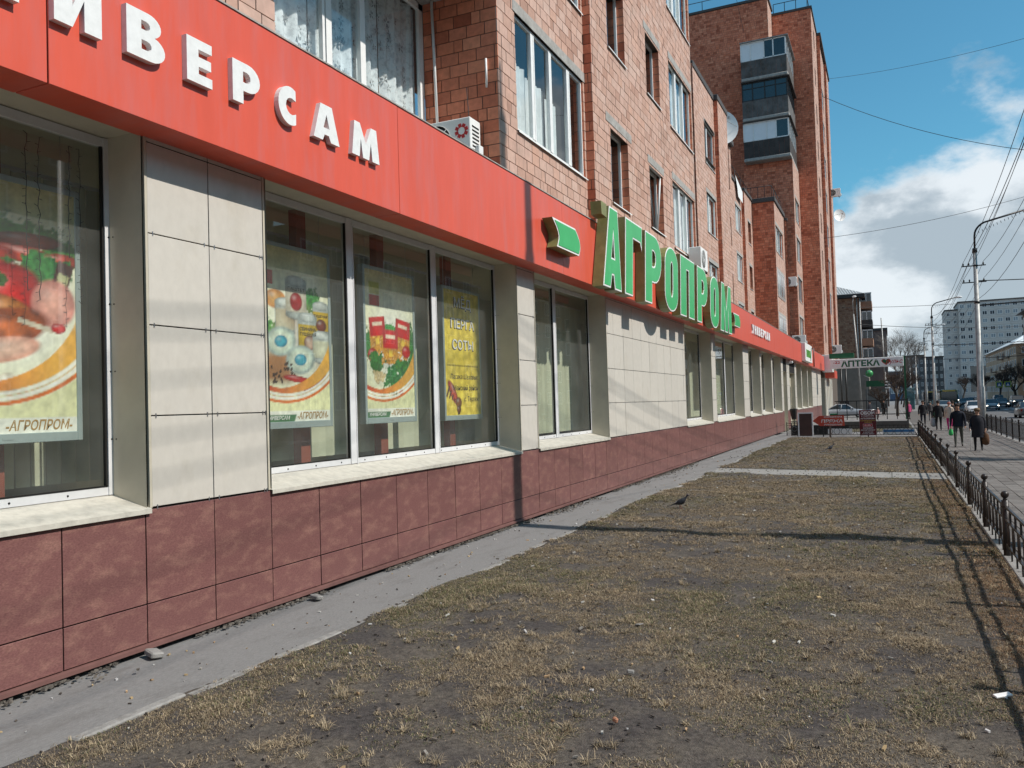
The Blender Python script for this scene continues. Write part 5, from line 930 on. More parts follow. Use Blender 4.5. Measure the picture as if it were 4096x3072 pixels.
# roadside pedestrian fence
rf = thing('roadside_fence', 'dark picket guard rail between sidewalk and carriageway', 'fence', (11.6, 60, GZ)); m = MB()
for y in np.arange(30, 96, .28): m.box(11.59, 11.61, y-.012, y+.012, -.02, .78+.03*math.sin(y*7))
tag(obj('picket_row', m, iron, rf), kind='stuff')
for z in (.08, .66): obj('rail', MB().box(11.585, 11.615, 30, 96, z-.015, z+.015), iron, rf)
pp = MB().box(-.03, .03, -.03, .03, -.05, .92).ball((0, 0, .94), .045, 8).mesh('post', iron)
for y in np.arange(30, 97, 2.2): link('post', pp, rf, (11.6, y, -.1))
# ------------------------------------------------------------------ lamp posts, wires
WIRE = []
def lamp(x, y, h, label, arm=(2.6, 1.9), lights=True, r=.20, wz=None):
    t = thing('street_lamp', label, 'lamp post', (x, y, GZ), 'lamp posts along the street'); H = h
    obj('pole', MB().tube([(0, 0, -.1), (0, 0, 2.6), (0, 0, 2.62), (0, 0, H)], [r*1.12, r*1.06, r*.92, r*.52], 14), galv, t, world=False)
    obj('pole_cap', MB().lathe([(.0, 0), (r*.75, 0), (r*.62, .25), (.0, .3)], (0, 0, H-.1), 12), black, t, world=False)
    pts = [(0, 0, H+.1), (.02, 0, H+.9)]+[(.95-.93*math.cos(a), 0, H+.9+.85*math.sin(a)) for a in np.linspace(.25, 1.15, 6)]+[(arm[0], 0, H+arm[1]+.25)]
    a_ = obj('arm', MB().tube(pts, [.055]*len(pts), 8), black, t, world=False); e = MB()
    for k in range(14): q = Vector(pts[2]).lerp(Vector(pts[-1]), k/13); e.tube([q, q+Vector((.03, 0, -.14))], .018, 4)
    obj('garland_clip', e, black, a_, world=False)
    obj('lamp_head', MB().ball((arm[0]+.3, 0, H+arm[1]+.24), .36, 10, 0, (1, .45, .36)), whited, t, world=False)
    for z in (H-.9, H-1.9):
        obj('cross_arm', MB().box(-.75, .55, -.03, .03, z-.03, z+.03), black, t, world=False)
        for q in (-.65, -.35, .42): obj('insulator', MB().lathe([(.0, 0), (.03, 0), (.045, .1), (.02, .16), (0, .16)], (q, 0, z+.03), 8), parap, t, world=False)
    obj('clamp_band', MB().tube([(0, 0, H-3.2), (0, 0, H-3.05)], r*.78, 12).tube([(0, 0, H-.95), (0, 0, H-.85)], r*.66, 12), black, t, world=False)
    WIRE.append((x, y, wz or H)); return t
lamp(11.7, -28, 19.4, 'tall tapered lighting mast behind the photographer along the road', r=.28, wz=15.7)
lamp(11.7, 14.48, 19.6, 'tall tapered lighting mast opposite the store whose shadow crosses the lawn', r=.285, wz=15.7)
lamp(11.4, 57.0, 10.85, 'tall grey lamp post directly behind the woman in the fur hat')
lamp(11.2, 108, 11.2, 'second tall grey lamp post beyond the man in the black coat')
lamp(11.9, 152, 11.4, 'third lamp post in the row, with a thin lower arm'); lamp(11.7, 196, 11.4, 'fourth lamp post in the receding row'); lamp(11.6, 245, 11.4, 'farthest lamp post in the receding row')
def wire(A, B, sag, r=.012, name='overhead_wire', label=None, n=14):
    A, B = Vector(A), Vector(B); pts = [A.lerp(B, i/n)-Vector((0, 0, sag*4*(i/n)*(1-i/n))) for i in range(n+1)]; return pts
wi_ = 0
sp = [(-.65, -.87), (-.35, -.87), (.42, -.87), (-.65, -1.87), (.42, -1.87), (.12, -3.1), (.0, .0)]
for k, (dx, dz) in enumerate(sp):
    m = MB()
    for (x0, y0, h0), (x1, y1, h1) in zip(WIRE[:-1], WIRE[1:]):
        m.tube(wire((x0+dx, y0, GZ+h0+dz+.2), (x1+dx, y1, GZ+h1+dz+.2), 1.1+.25*(k % 3)), [.013, .011, .012, .012, .011, .012, .017][k], 5)
    tag(obj('overhead_wire', m, cable), ['street wire on the outer insulators of the upper cross arm', 'street wire on the middle insulators of the upper cross arm', 'street wire on the road side of the upper cross arm', 'street wire on the outer end of the lower cross arm', 'street wire on the road side of the lower cross arm', 'lowest thick street cable hung from the pole clamps', 'topmost thick street cable joining the pole caps'][k], 'wire', 'wires strung from lamp post to lamp post')
spans = [((.4, 106, 38.5), (36, 90, 22), 3.0, .03, 'long sagging cable from the tower edge across the street'), ((-3.8, 91, 45), (33, 42, 40), 1.0, .02, 'thin cable high over the tower roof'), ((-6, 88, 40.5), (-5.0, 60, 47), .5, .02, 'thin cable dropping to the tower balconies'),
         ((11.4, 57, 8.9), (34, 62, 9.6), .35, .03, 'span cable from the near pole to the far side of the street'), ((11.4, 57, 7.4), (34, 57, 8.2), .1, .045, 'thick level trolley span at the near pole'), ((11.2, 108, 7.8), (34, 108, 8), .2, .045, 'thick level trolley span at the second pole'), ((0, 100, 20.2), (34, 118, 29), 1.2, .025, 'long faint cable crossing low before the clouds'),
         ((1, 120, 14.2), (35, 150, 17.5), .8, .03, 'faint cable from the distant brick building across the street'), ((2, 125, 12.3), (34, 150, 12.5), .8, .035, 'lower cable crossing towards the lamp posts'), ((11.9, 152, 7.8), (34, 152, 8), .2, .05, 'trolley span at the third pole'), ((0.3, 110, 42), (34, 70, 31), 1.5, .018, 'very thin cable high above the street')]
for A, B, sg, r, lb in spans: tag(obj('span_wire', MB().tube(wire(A, B, sg, n=20), r, 5), cable), lb, 'wire')
tw = []
for x in (17.2, 17.9): tag(obj('trolley_wire', MB().tube([(x, -40, 6.9), (x, 57, 6.7), (x, 108, 6.7), (x, 152, 6.7), (x, 300, 6.8)], .012, 4), cable), 'trolley contact wire nearer the sidewalk' if x < 17.5 else 'trolley contact wire nearer the road middle', 'wire', 'pair of trolley wires')
sg_ = thing('street_sign_post', 'plain road sign post at the kerb outside the picture', 'sign', (11.66, 5.6, GZ)); obj('post', MB().tube([(11.66, 5.6, -.2), (11.66, 5.6, 4.7)], .045, 8), galv, sg_); obj('sign_plate', MB().box(11.4, 11.9, 5.57, 5.59, 4.0, 4.65), signw, sg_)
# lace of ornament on the second pole
m = MB()
for cx, cz, R in ((.55, 9.6, .35), (.95, 8.9, .42), (.5, 8.3, .3), (.8, 7.7, .33), (1.25, 9.5, .25), (1.2, 8.2, .28), (.45, 7.2, .25), (.75, 6.7, .26)): m.tube([(11.2+cx+R*(1-k/26)*math.cos(k*.55), 107.9, cz+R*(1-k/26)*math.sin(k*.55)) for k in range(24)], .022, 4)
tag(obj('pole_ornament', m, galv), 'curly wire ornament hung on the second lamp post', 'ornament')
gl = thing('globe_sign', 'green striped ball sign above the bank awning', 'sign', (4.03, 120, 4.5)); obj('globe', MB().ball((4.03, 120, 5.1), .48, 18), M('globe_green', (.05, .28, .09), .35, .1, 2., col2=(.6, .66, .6), thr=(.58, .62), scale2=1.6), gl); obj('bracket', MB().tube([(4.03, 120.3, 4.5), (3.3, 122, 4.9)], .05, 6), galv, gl)
aw = thing('bank_awning', 'green awning over the bank entrance', 'awning', (5, 123, 3)); obj('awning_cover', MB().prism([(3.55, 3.35), (6.2, 3.35), (5.8, 4.15), (3.55, 4.15)], 0, 1.2, FY(123)), signg, aw); obj('awning_post', MB().box(6.0, 6.1, 121.9, 122, -.15, 3.35).box(3.6, 3.7, 121.9, 122, -.15, 3.35), galv, aw); obj('bank_wall', MB().box(3.4, 6.1, 123.2, 124, -.15, 3.0), M('bank_front', (.16, .17, .17), .5, .3, 2.), aw)
# pigeon
pg = thing('pigeon', 'dark grey pigeon standing on the grass near the walk', 'pigeon', (2.277, 17.326, float(lawn_z(np.array([2.277]), np.array([17.326]))[0])), 'pigeons on the lawn')
def pigeon(t, rot):
    pb = MB(); prof = [(-.175, .075, .012, .010), (-.11, .105, .034, .022), (-.04, .135, .066, .055), (.03, .155, .076, .070), (.08, .175, .066, .066), (.115, .215, .042, .045), (.135, .255, .032, .034), (.150, .282, .032, .032), (.168, .290, .026, .026), (.184, .284, .010, .010), (.203, .276, .003, .003)]
    n = 12; vs = [(x, b*math.cos(a*2*math.pi/n), z+c_*math.sin(a*2*math.pi/n)) for x, z, b, c_ in prof for a in range(n)]; pb.add(vs, [(i*n+a, i*n+(a+1) % n, (i+1)*n+(a+1) % n, (i+1)*n+a) for i in range(len(prof)-1) for a in range(n)], 0, True)
    slate = MT.get('pigeon_slate') or M('pigeon_slate', (.028, .030, .038), .5, .3, 40., col2=(.055, .06, .07), thr=(.5, .65), scale2=30.)
    b = obj('body', pb, slate, t, world=False); w = MB()
    for s_ in (-1, 1): w.add([(.06, s_*.070, .19), (-.02, s_*.076, .165), (-.13, s_*.042, .105), (-.215, s_*.018, .070), (-.10, s_*.060, .090), (.03, s_*.080, .125)], [(0, 1, 5), (1, 4, 5), (1, 2, 4), (2, 3, 4)])
    obj('wing', w, slate, t, world=False); obj('wing_bar', MB().add([(-.06, -.071, .160), (-.11, -.058, .128), (-.118, -.060, .118), (-.065, -.075, .148)], [(0, 1, 2, 3)]), whited, t, world=False)
    obj('tail', MB().add([(-.12, -.03, .095), (-.12, .03, .095), (-.26, .035, .045), (-.26, -.035, .045), (-.12, -.03, .085), (-.12, .03, .085), (-.26, .035, .040), (-.26, -.035, .040)], [(0, 1, 2, 3), (7, 6, 5, 4), (0, 3, 7, 4), (1, 5, 6, 2)]), slate, t, world=False)
    lg_ = MB()
    for s_, x in ((-.028, .01), (.028, -.025)): lg_.tube([(x, s_, .085), (x+.006, s_, .012)], .006, 5); [lg_.tube([(x+.006, s_, .008), (x+.035, s_+q, .004)], .003, 4) for q in (-.018, 0, .018)]; lg_.tube([(x, s_, .008), (x-.018, s_, .004)], .003, 4)
    obj('leg', lg_, M('pigeon_leg_%d' % len(MT), (.25, .06, .05), .6), t, world=False); obj('beak', MB().lathe([(.007, 0), (.0, .022)], (0, 0, 0), 6), ink, t, (.200, 0, .277), world=False).rotation_euler = (0, 1.75, 0); obj('eye', MB().ball((.166, -.024, .294), .005, 6).ball((.166, .024, .294), .005, 6), redtxt, t, world=False); t.rotation_euler = (0, 0, rot)
pigeon(pg, .05)
p2 = thing('pigeon', 'second pigeon pecking on the farther lawn before the fence', 'pigeon', (4.05, 36.5, float(lawn_z(np.array([4.05]), np.array([36.5]))[0])+.02), 'pigeons on the lawn'); pigeon(p2, .4)
# larger litter one can pick out
for k, (px, py, sx, sy, sz, mt, lb, cat, nm) in enumerate(((7.05, 7.1, .13, .05, .012, signw, 'white torn paper strip on the grass by the fence', 'paper', 'paper_scrap'), (6.3, 5.25, .07, .06, .01, whited, 'crumpled pale wrapper near the lower picture corner', 'wrapper', 'wrapper'), (4.55, 5.55, .045, .028, .03, M('brick_chip', (.36, .17, .10), .9), 'small red brick fragment lying on bare soil', 'brick fragment', 'brick_fragment'), (4.35, 6.6, .06, .035, .03, kerbm, 'rounded grey pebble on bare soil', 'pebble', 'pebble'), (4.0, 8.1, .09, .05, .006, kerbm, 'flat grey shard in the middle of the lawn', 'shard', 'shard'))):
    z = float(lawn_z(np.array([px]), np.array([py]))[0]); o = obj(nm, MB().bbox(-sx/2, sx/2, -sy/2, sy/2, -.004, sz, min(sz*.35, .008)), mt, None, (px, py, z+.02)); o.rotation_euler = (.12, -.1, .5+k); tag(o, lb, cat)
for px, py, s_, lb in ((.14, 5.55, .06, 'grey concrete chunk under the plinth edge'), (.16, 3.9, .035, 'white chip lying by the plinth'), (.15, 7.9, .05, 'flat broken stone close under the plinth')): o = obj('stone_chunk', MB().bbox(-s_, s_, -s_*1.4, s_*1.4, 0, s_*.9, s_*.2), kerbm, None, (px, py, -.045)); o.rotation_euler = (.1, .15, px*9); tag(o, lb, 'stone')
# ------------------------------------------------------------------ people
def skin_mesh(name, verts, edges, radii, mats, pick, root=0, sub=1):
    me = bpy.data.meshes.new(name); me.from_pydata(verts, edges, []); o = bpy.data.objects.new(name, me); C.objects.link(o); mo = o.modifiers.new('skin', 'SKIN'); mo.use_smooth_shade = True
    for i, r in enumerate(radii):
        sv = me.skin_vertices[0].data[i]; sv.radius = r if isinstance(r, tuple) else (r, r); sv.use_root = (i == root)
    if sub: sb = o.modifiers.new('sub', 'SUBSURF'); sb.levels = sub; sb.render_levels = sub
    dg = bpy.context.evaluated_depsgraph_get(); out = bpy.data.meshes.new_from_object(o.evaluated_get(dg)); bpy.data.objects.remove(o); bpy.data.meshes.remove(me); out.materials.clear()
    for m in mats: out.materials.append(m)
    for p in out.polygons: p.material_index = pick(p.center); p.use_smooth = True
    return out
PC = {}
def cloth(c):
    k = tuple(round(x, 3) for x in c)
    if k not in PC: PC[k] = M('cloth_%d' % len(PC), c, .85, .2, 14., .25, 40.)
    return PC[k]
def person(label, x, y, h, face, top, leg, hair=(.03, .02, .015), coat=0., stride=.22, hat=None, z=GZ, stoop=0., arms=(.1, .1), wide=1.0, shoes=(.02, .018, .016), puff=False, bag=None, cane=False):
    """figure walking along its own -y; face = rotation about z"""
    t = thing('person', label, 'person', (x, y, z), 'pedestrians'); k = h/1.75; sh = stride; V = []; E = []; R = []
    def add(p, r, par=None):
        V.append((p[0]*wide if abs(p[0]) < .16 else p[0], p[1], p[2])); R.append(r)
        if par is not None: E.append((par, len(V)-1))
        return len(V)-1
    lean = -.10*stoop
    pel = add((0, 0, .95), (.155*wide, .115)); wai = add((0, lean*.3, 1.10), (.150*wide, .112), pel); che = add((0, lean*.7, 1.30), (.175*wide, .125), wai); shl = add((0, lean, 1.43), (.13*wide, .095), che); nec = add((0, lean*1.2-.01, 1.53), .055, shl); hd0 = add((0, lean*1.5-.02, 1.60), .075, nec); hd1 = add((0, lean*1.7-.03, 1.665), (.080, .098), hd0); add((0, lean*1.8-.022, 1.725), (.062, .078), hd1); add((0, lean*1.7-.128, 1.640), .014, hd1)
    hands = []
    for s_, sw in ((-1, arms[0]), (1, arms[1])):
        a = add((s_*.185*wide, lean, 1.40), .072, shl); b = add((s_*.235*wide, lean-sw*.25+.02, 1.15), .055, a); c_ = add((s_*.245*wide, lean-sw, .90 if sw < .2 else .95), .042, b); p_ = add((s_*.243*wide, lean-sw*1.15-.01, .83 if sw < .2 else .90), (.018, .040), c_); hands.append(V[p_])
        for f in range(4): q = add((s_*.240*wide, lean-sw*1.15-.035+.020*f, .775+.004*abs(f-1.5)+(.07 if sw >= .2 else 0)), .0095, p_); add((s_*.222*wide, lean-sw*1.15-.033+.019*f, .735+.006*abs(f-1.5)+(.07 if sw >= .2 else 0)), .0085, q)
        q = add((s_*.225*wide, lean-sw*1.15-.055, .82+(.07 if sw >= .2 else 0)), .011, p_); add((s_*.215*wide, lean-sw*1.15-.066, .785+(.07 if sw >= .2 else 0)), .009, q)
    for s_, d in ((-1, sh), (1, -sh)):
        hp_ = add((s_*.095, 0, .88), .098, pel); kn = add((s_*.10, -d*.62-.03, .50), .066, hp_); an = add((s_*.10, -d+.02+(.10 if d < 0 else 0), .11+(.05 if d < 0 else 0)), .043, kn); ft = add((s_*.105, -d-.04+(.08 if d < 0 else 0), .045+(.03 if d < 0 else 0)), (.045, .036), an); add((s_*.115, -d-.16+(.07 if d < 0 else 0), .035), (.042, .026), ft)
    def pick(c):
        if c.z > 1.50 and abs(c.x) < .13: return 2
        if abs(c.x) > .195*wide and c.z < .86+(.08 if max(arms) > .2 else 0): return 2
        if c.z < .095: return 3
        if c.z < .93 and abs(c.x) < .21*wide: return 1
        return 0
    me = skin_mesh('body', V, E, R, [cloth(top), cloth(leg), skin, cloth(shoes)], pick); body = link('body', me, t, world=False)
    hc_ = hat or hair; hm_ = MB(); n = 12; hz = 1.685; hy = lean*1.7-.022
    prof = [(.098, .02), (.104, .03), (.100, .07), (.075, .105), (.03, .122), (.0, .125)]
    if hat: prof = [(.085, .0), (.125, .005), (.132, .05), (.122, .095), (.08, .125), (0, .13)]
    vs = [((r*.92)*math.cos(a*2*math.pi/n), hy+.006+r*1.12*math.sin(a*2*math.pi/n), hz+zz_-(.055 if (math.sin(a*2*math.pi/n) > .2 and i == 0) else 0)) for i, (r, zz_) in enumerate(prof) for a in range(n)]
    hm_.add(vs, [(i*n+a, i*n+(a+1) % n, (i+1)*n+(a+1) % n, (i+1)*n+a) for i in range(len(prof)-1) for a in range(n)], 0, True); obj('hat' if hat else 'hair', hm_, cloth(hc_), t, world=False)
    fe = MB()
    for s_ in (-1, 1): fe.ball((s_*.030, lean*1.7-.122, 1.668), .010, 6)
    fe.box(-.024, .024, lean*1.7-.124, lean*1.7-.110, 1.602, 1.609); obj('face_features', fe, ink, t, world=False)
    er = MB()
    for s_ in (-1, 1): er.ball((s_*.084, lean*1.7-.02, 1.648), .024, 6, 0, (.4, .7, 1.2))
    obj('ear', er, skin, t, world=False)
    cm = MB(); n = 16; z0 = .95-coat; rows = [(1.50, .07, .065), (1.465, .125, .085), (1.41, .175, .115), (1.30, .188, .135), (1.12, .178, .132), (.98, .192, .148), (.93-coat*.5, .198+.03*coat, .158+.03*coat), (z0, .205+.06*coat, .165+.06*coat)]
    if puff: rows = [(1.50, .07, .07), (1.47, .12, .10)]+[(1.43-.078*i, .165+.02*min(2, i)+.012*(i % 2)+.004*i, .125+.02*min(2, i)+.012*(i % 2)+.003*i) for i in range(int((1.43-z0)/.078)+1)]
    vs = [(w_*wide*math.cos(a*2*math.pi/n), lean*max(0, (zz_-1)/.43)+d_*math.sin(a*2*math.pi/n), zz_) for zz_, w_, d_ in rows for a in range(n)]
    cm.add(vs, [((i+1)*n+a, (i+1)*n+(a+1) % n, i*n+(a+1) % n, i*n+a) for i in range(len(rows)-1) for a in range(n)], 0, True); obj('jacket', cm, cloth(top), t, world=False)
    obj('collar', MB().ring((0, lean*1.1, 1.485), (1, 0, 0), (0, 1, 0), .082, .028, 14, 6), cloth(top), t, world=False)
    t.rotation_euler = (0, 0, face); t.scale = (k, k, k); rot = Matrix.Rotation(face, 3, 'Z')
    def world_hand(i): return Vector((x, y, z))+rot@(Vector(hands[i])*k)
    if bag:
        col, i, w_, hh, lb, cat = bag; p = world_hand(i); b = thing('bag' if cat == 'bag' else 'shopping_bag', lb, 'bag', tuple(p)); m = MB(); n = 10; pr = [(.03, -.06), (w_*.8, -.14), (w_, -.14-hh*.5), (w_*.85, -.14-hh*.9), (w_*.3, -.14-hh)]
        m.add([(r*math.cos(a*2*math.pi/n), r*.55*math.sin(a*2*math.pi/n), zz_) for r, zz_ in pr for a in range(n)], [((j+1)*n+a, (j+1)*n+(a+1) % n, j*n+(a+1) % n, j*n+a) for j in range(len(pr)-1) for a in range(n)], 0, True); obj('bag_body', m, cloth(col), b, world=False); obj('handle', MB().tube([(-.03, 0, -.09), (-.02, 0, .0), (.02, 0, .0), (.03, 0, -.09)], .007, 5), cloth(col), b, world=False)
    if cane: p = world_hand(0); tag(obj('walking_stick', MB().tube([(p.x-.05, p.y, p.z+.01), (p.x+.02, p.y, p.z+.02), (p.x+.03, p.y-.02, p.z-.03), (p.x-.01, p.y-.07, z)], .013, 6), whited), 'pale walking stick held by the woman in the fur hat', 'walking stick')
    return t
person('elderly woman in dark quilted coat and brown fur hat walking with a stick', 9.46, 36.9, 1.62, -.15, (.012, .013, .020), (.010, .010, .011), hat=(.16, .105, .06), coat=.42, stride=.06, wide=1.14, puff=True, arms=(.24, .05), bag=((.10, .045, .02), 1, .13, .40, 'dark brown patterned handbag carried by the woman in the fur hat', 'bag'), cane=True)
person('man with short dark hair in navy jacket and grey trousers striding forward', 8.97, 39.7, 1.78, -.1, (.010, .013, .024), (.075, .078, .066), stride=.30, stoop=.9, wide=1.1, coat=.10, arms=(.12, .05), bag=((.05, .42, .12), 0, .09, .22, 'small green and white shopping bag in the hand of the man in navy', 'shopping bag'))
person('person in cream jacket and bright pink trousers walking away', 9.66, 57.2, 1.70, math.pi+.1, (.58, .47, .38), (.55, .012, .16), hair=(.35, .13, .10), coat=.16, stride=.07, wide=1.02, shoes=(.6, .6, .58))
person('man in a black coat walking away with a clear plastic bag', 9.08, 57.5, 1.80, math.pi, (.010, .010, .012), (.012, .012, .013), coat=.14, stride=.05, wide=1.15, bag=((.42, .43, .44), 1, .17, .5, 'pale plastic shopping bag hanging from the black coated man', 'shopping bag'))
person('dark clothed person just behind the cream jacket', 10.05, 60.5, 1.74, math.pi, (.012, .013, .018), (.014, .014, .016), stride=.1, coat=.05)
person('young person in black jacket walking forward by the cross fence', 8.46, 64.7, 1.78, 0, (.011, .011, .014), (.016, .018, .026), stride=.12, coat=.06, wide=1.1)
person('small person in grey carrying a dark green bag farther back', 9.46, 78, 1.60, math.pi, (.07, .065, .066), (.05, .05, .055), hair=(.10, .13, .13), stride=.1, bag=((.02, .10, .06), 0, .14, .4, 'dark green bag of the small grey pedestrian', 'shopping bag'))
person('hooded person in dark coat crossing by the parked silver car', 4.75, 79, 1.82, 1.2, (.016, .018, .026), (.02, .02, .024), hat=(.035, .04, .055), coat=.25, wide=1.15, bag=((.7, .7, .7), 1, .13, .35, 'white bag held by the hooded person near the parked car', 'shopping bag'))
person('child in a pale pink jacket beside the hooded person', 5.35, 82, 1.15, .4, (.42, .24, .22), (.10, .07, .07), hat=(.55, .5, .48))
person('distant dark figure at the bank entrance', 5.75, 100, 1.72, 0, (.014, .014, .016), (.014, .014, .016))
person('person in a bright pink coat behind the tall railing', 7.95, 84, 1.60, .6, (.45, .06, .16), (.03, .03, .03), hair=(.3, .26, .22), coat=.2)
# ------------------------------------------------------------------ vehicles
tyre = M('tyre_rubber', (.018, .018, .018), .9, .2, 20.); lampm = M('headlamp_glass', (.72, .74, .74), .12, .05, 9., spec=.9); tail = M('tail_lamp', (.30, .01, .01), .25); lit = emit('lit_headlamp', (1., .93, .78), 5.)
def car(label, x, y, rz, col, kind='sedan', lights=False, z=-.28, cat='car', grp='cars on the street'):
    body = M('car_paint_%d' % len(MT), col, .28, .04, 2., coat=.6); t = thing({'van': 'minivan', 'suv': 'offroad_car'}.get(kind, 'car'), label, cat, (x, y, z), grp); L, Wd = (4.5, .88) if kind == 'sedan' else (4.6, .92) if kind == 'suv' else (5.4, 1.0)
    # stations along -y(front) .. +y(rear): y, z_bottom, z_belt, half width
    if kind == 'sedan': st = [(-2.25, .38, .58, .62), (-2.15, .24, .70, .80), (-1.7, .20, .84, .87), (-.85, .20, .94, .88), (.9, .20, .96, .88), (1.75, .22, .96, .86), (2.15, .30, .88, .80), (2.25, .42, .80, .66)]; cab = [(-.95, .93, .93), (-.25, 1.42, .62), (.75, 1.44, .62), (1.6, .96, .66)]
    elif kind == 'suv': st = [(-2.3, .5, .78, .72), (-2.2, .36, .96, .86), (-1.6, .34, 1.08, .92), (-.8, .32, 1.12, .93), (1.4, .32, 1.14, .93), (2.1, .36, 1.14, .91), (2.3, .5, 1.05, .85)]; cab = [(-1.0, 1.1, .9), (-.45, 1.72, .72), (1.75, 1.74, .72), (2.2, 1.12, .78)]
    else: st = [(-2.7, .5, .95, .80), (-2.6, .34, 1.15, .95), (-2.0, .30, 1.30, 1.0), (-1.2, .30, 1.35, 1.0), (2.5, .30, 1.40, 1.0), (2.7, .4, 1.35, .97)]; cab = [(-2.1, 1.28, .95), (-1.25, 2.15, .82), (2.5, 2.2, .84), (2.68, 1.38, .95)]
    m = MB(); rows = []
    for (yy, zb, zt, w) in st: rows.append([(-w*.92, yy, zb), (-w, yy, zb+.12), (-w*1.0, yy, (zb+zt)/2+.05), (-w*.93, yy, zt-.03), (-w*.5, yy, zt+.015), (w*.5, yy, zt+.015), (w*.93, yy, zt-.03), (w, yy, (zb+zt)/2+.05), (w, yy, zb+.12), (w*.92, yy, zb)])
    n = 10; vs = [p for r in rows for p in r]; fs = [(i*n+a, (i+1)*n+a, (i+1)*n+(a+1) % n, i*n+(a+1) % n) for i in range(len(rows)-1) for a in range(n)]+[tuple(range(n)), tuple(range(len(vs)-1, len(vs)-n-1, -1))]; m.add(vs, fs, 0, True); obj('body', m, body, t, world=False)
    (y0, z0, w0), (y1, z1, w1), (y2, z2, w2), (y3, z3, w3) = cab; wb = st[3][3]*.94
    rm = MB().add([(-w1, y1, z1), (w1, y1, z1), (w2, y2, z2), (-w2, y2, z2), (-w1*.6, y1+.06, z1+.05), (w1*.6, y1+.06, z1+.05), (w2*.6, y2-.06, z2+.04), (-w2*.6, y2-.06, z2+.04)], [(4, 5, 6, 7), (0, 1, 5, 4), (1, 2, 6, 5), (2, 3, 7, 6), (3, 0, 4, 7)], 0, False)
    for s_ in (-1, 1):
        for (ya, za, wa), (yb_, zb_, wb_) in (((y0, z0, wb), (y1, z1, w1)), ((y3, z3, wb*.98), (y2, z2, w2))): rm.tube([(s_*wa, ya, za), (s_*wb_, yb_, zb_)], .04, 5)
        rm.tube([(s_*wb, (y0+y3)/2, z0+.01), (s_*w1, (y1+y2)/2, z1)], .045, 5)
    obj('roof', rm, body, t, world=False)
    obj('windscreen', MB().add([(-wb, y0, z0), (wb, y0, z0), (w1, y1, z1), (-w1, y1, z1)], [(0, 1, 2, 3)]), gl_dark, t, world=False); obj('rear_window', MB().add([(wb*.98, y3, z3), (-wb*.98, y3, z3), (-w2, y2, z2), (w2, y2, z2)], [(0, 1, 2, 3)]), gl_dark, t, world=False)
    for s_ in (-1, 1): obj('side_window', MB().add([(s_*wb, y0, z0), (s_*wb*.98, y3, z3), (s_*w2, y2, z2), (s_*w1, y1, z1)], [(0, 1, 2, 3) if s_ > 0 else (3, 2, 1, 0)]), gl_dark, t, world=False)
    f0 = st[1]
    for s_ in (-1, 1):
        hl_ = MB().ball((s_*f0[3]*.78, st[1][0]-.01, st[1][2]-.10), .13, 8, 0, (1.1, .5, .62)); obj('headlight', hl_, lit if lights else lampm, t, world=False)
        obj('tail_light', MB().box(s_*.55, s_*.80, st[-2][0]+.02, st[-2][0]+.09, st[-2][2]-.26, st[-2][2]-.08), tail, t, world=False); obj('mirror', MB().ball((s_*(wb+.12), y0+.25, z0+.08), .10, 8, 0, (1, .6, .7)), body, t, world=False)
    obj('grille', MB().box(-.45, .45, st[0][0]-.012, st[0][0]+.1, st[0][1]+.04, st[0][2]-.03), seam, t, world=False); obj('bumper', MB().bbox(-f0[3]*.9, f0[3]*.9, st[0][0]-.05, st[0][0]+.25, st[1][1]+.02, st[1][1]+.20, .03), body if kind != 'van' else seam, t, world=False); obj('number_plate', MB().box(-.26, .26, st[0][0]-.062, st[0][0]-.05, st[1][1]+.07, st[1][1]+.18), signw, t, world=False)
    rw = .32 if kind == 'sedan' else .37
    for s_ in (-1, 1):
        for yy in (st[1][0]+.75, st[-2][0]-.75):
            w = obj('wheel', MB().lathe([(rw*.6, -.10), (rw, -.10), (rw, .10), (rw*.6, .10)], (0, 0, 0), 18), tyre, t, (s_*(wb-.06), yy, rw), world=False); w.rotation_euler = (0, math.pi/2, 0); obj('rim', MB().lathe([(0, s_*.09), (rw*.6, s_*.09), (rw*.62, s_*.05)], (0, 0, 0), 14), chrome, w, world=False)
    t.rotation_euler = (0, 0, rz); return t
car('white sedan driving towards the camera behind the pole', 15.2, 109, .0, (.72, .73, .74))
car('grey blue hatchback with lit headlamps driving towards the camera', 18.75, 128, .0, (.16, .22, .25), lights=True)
car('dark sedan with lit headlamps following the blue hatchback', 21.9, 146, 0, (.03, .035, .045), lights=True)
car('silver offroad car behind the white sedan', 19.7, 153, 0, (.34, .36, .38), 'suv', lights=True)
car('white minivan coming up the street', 17.9, 186, 0, (.68, .70, .72), 'van', lights=True)
car('dark offroad car in the far lane by the picture edge', 24.6, 151, 0, (.03, .032, .036), 'suv', lights=True)
car('grey car cut by the picture edge in the near lanes', 17.75, 88, math.pi, (.10, .105, .11))
car('dark blue sedan in traffic beyond the minivan', 21.2, 190, 0, (.02, .025, .05)); car('black sedan stopped in traffic left of the silver offroad car', 18.4, 166, 0, (.015, .016, .018)); car('dark green car parked at the kerb behind the pedestrians', 12.9, 140, math.pi, (.03, .06, .05)); car('pale silver car parked at the kerb farther on', 12.95, 125, math.pi, (.34, .36, .36))
car('silver sedan parked sideways near the distant brick building', 1.9, 96, math.pi/2, (.30, .32, .35), z=-.15); car('grey car beyond the traffic in the far lane', 27, 200, math.pi, (.12, .12, .13), 'suv')
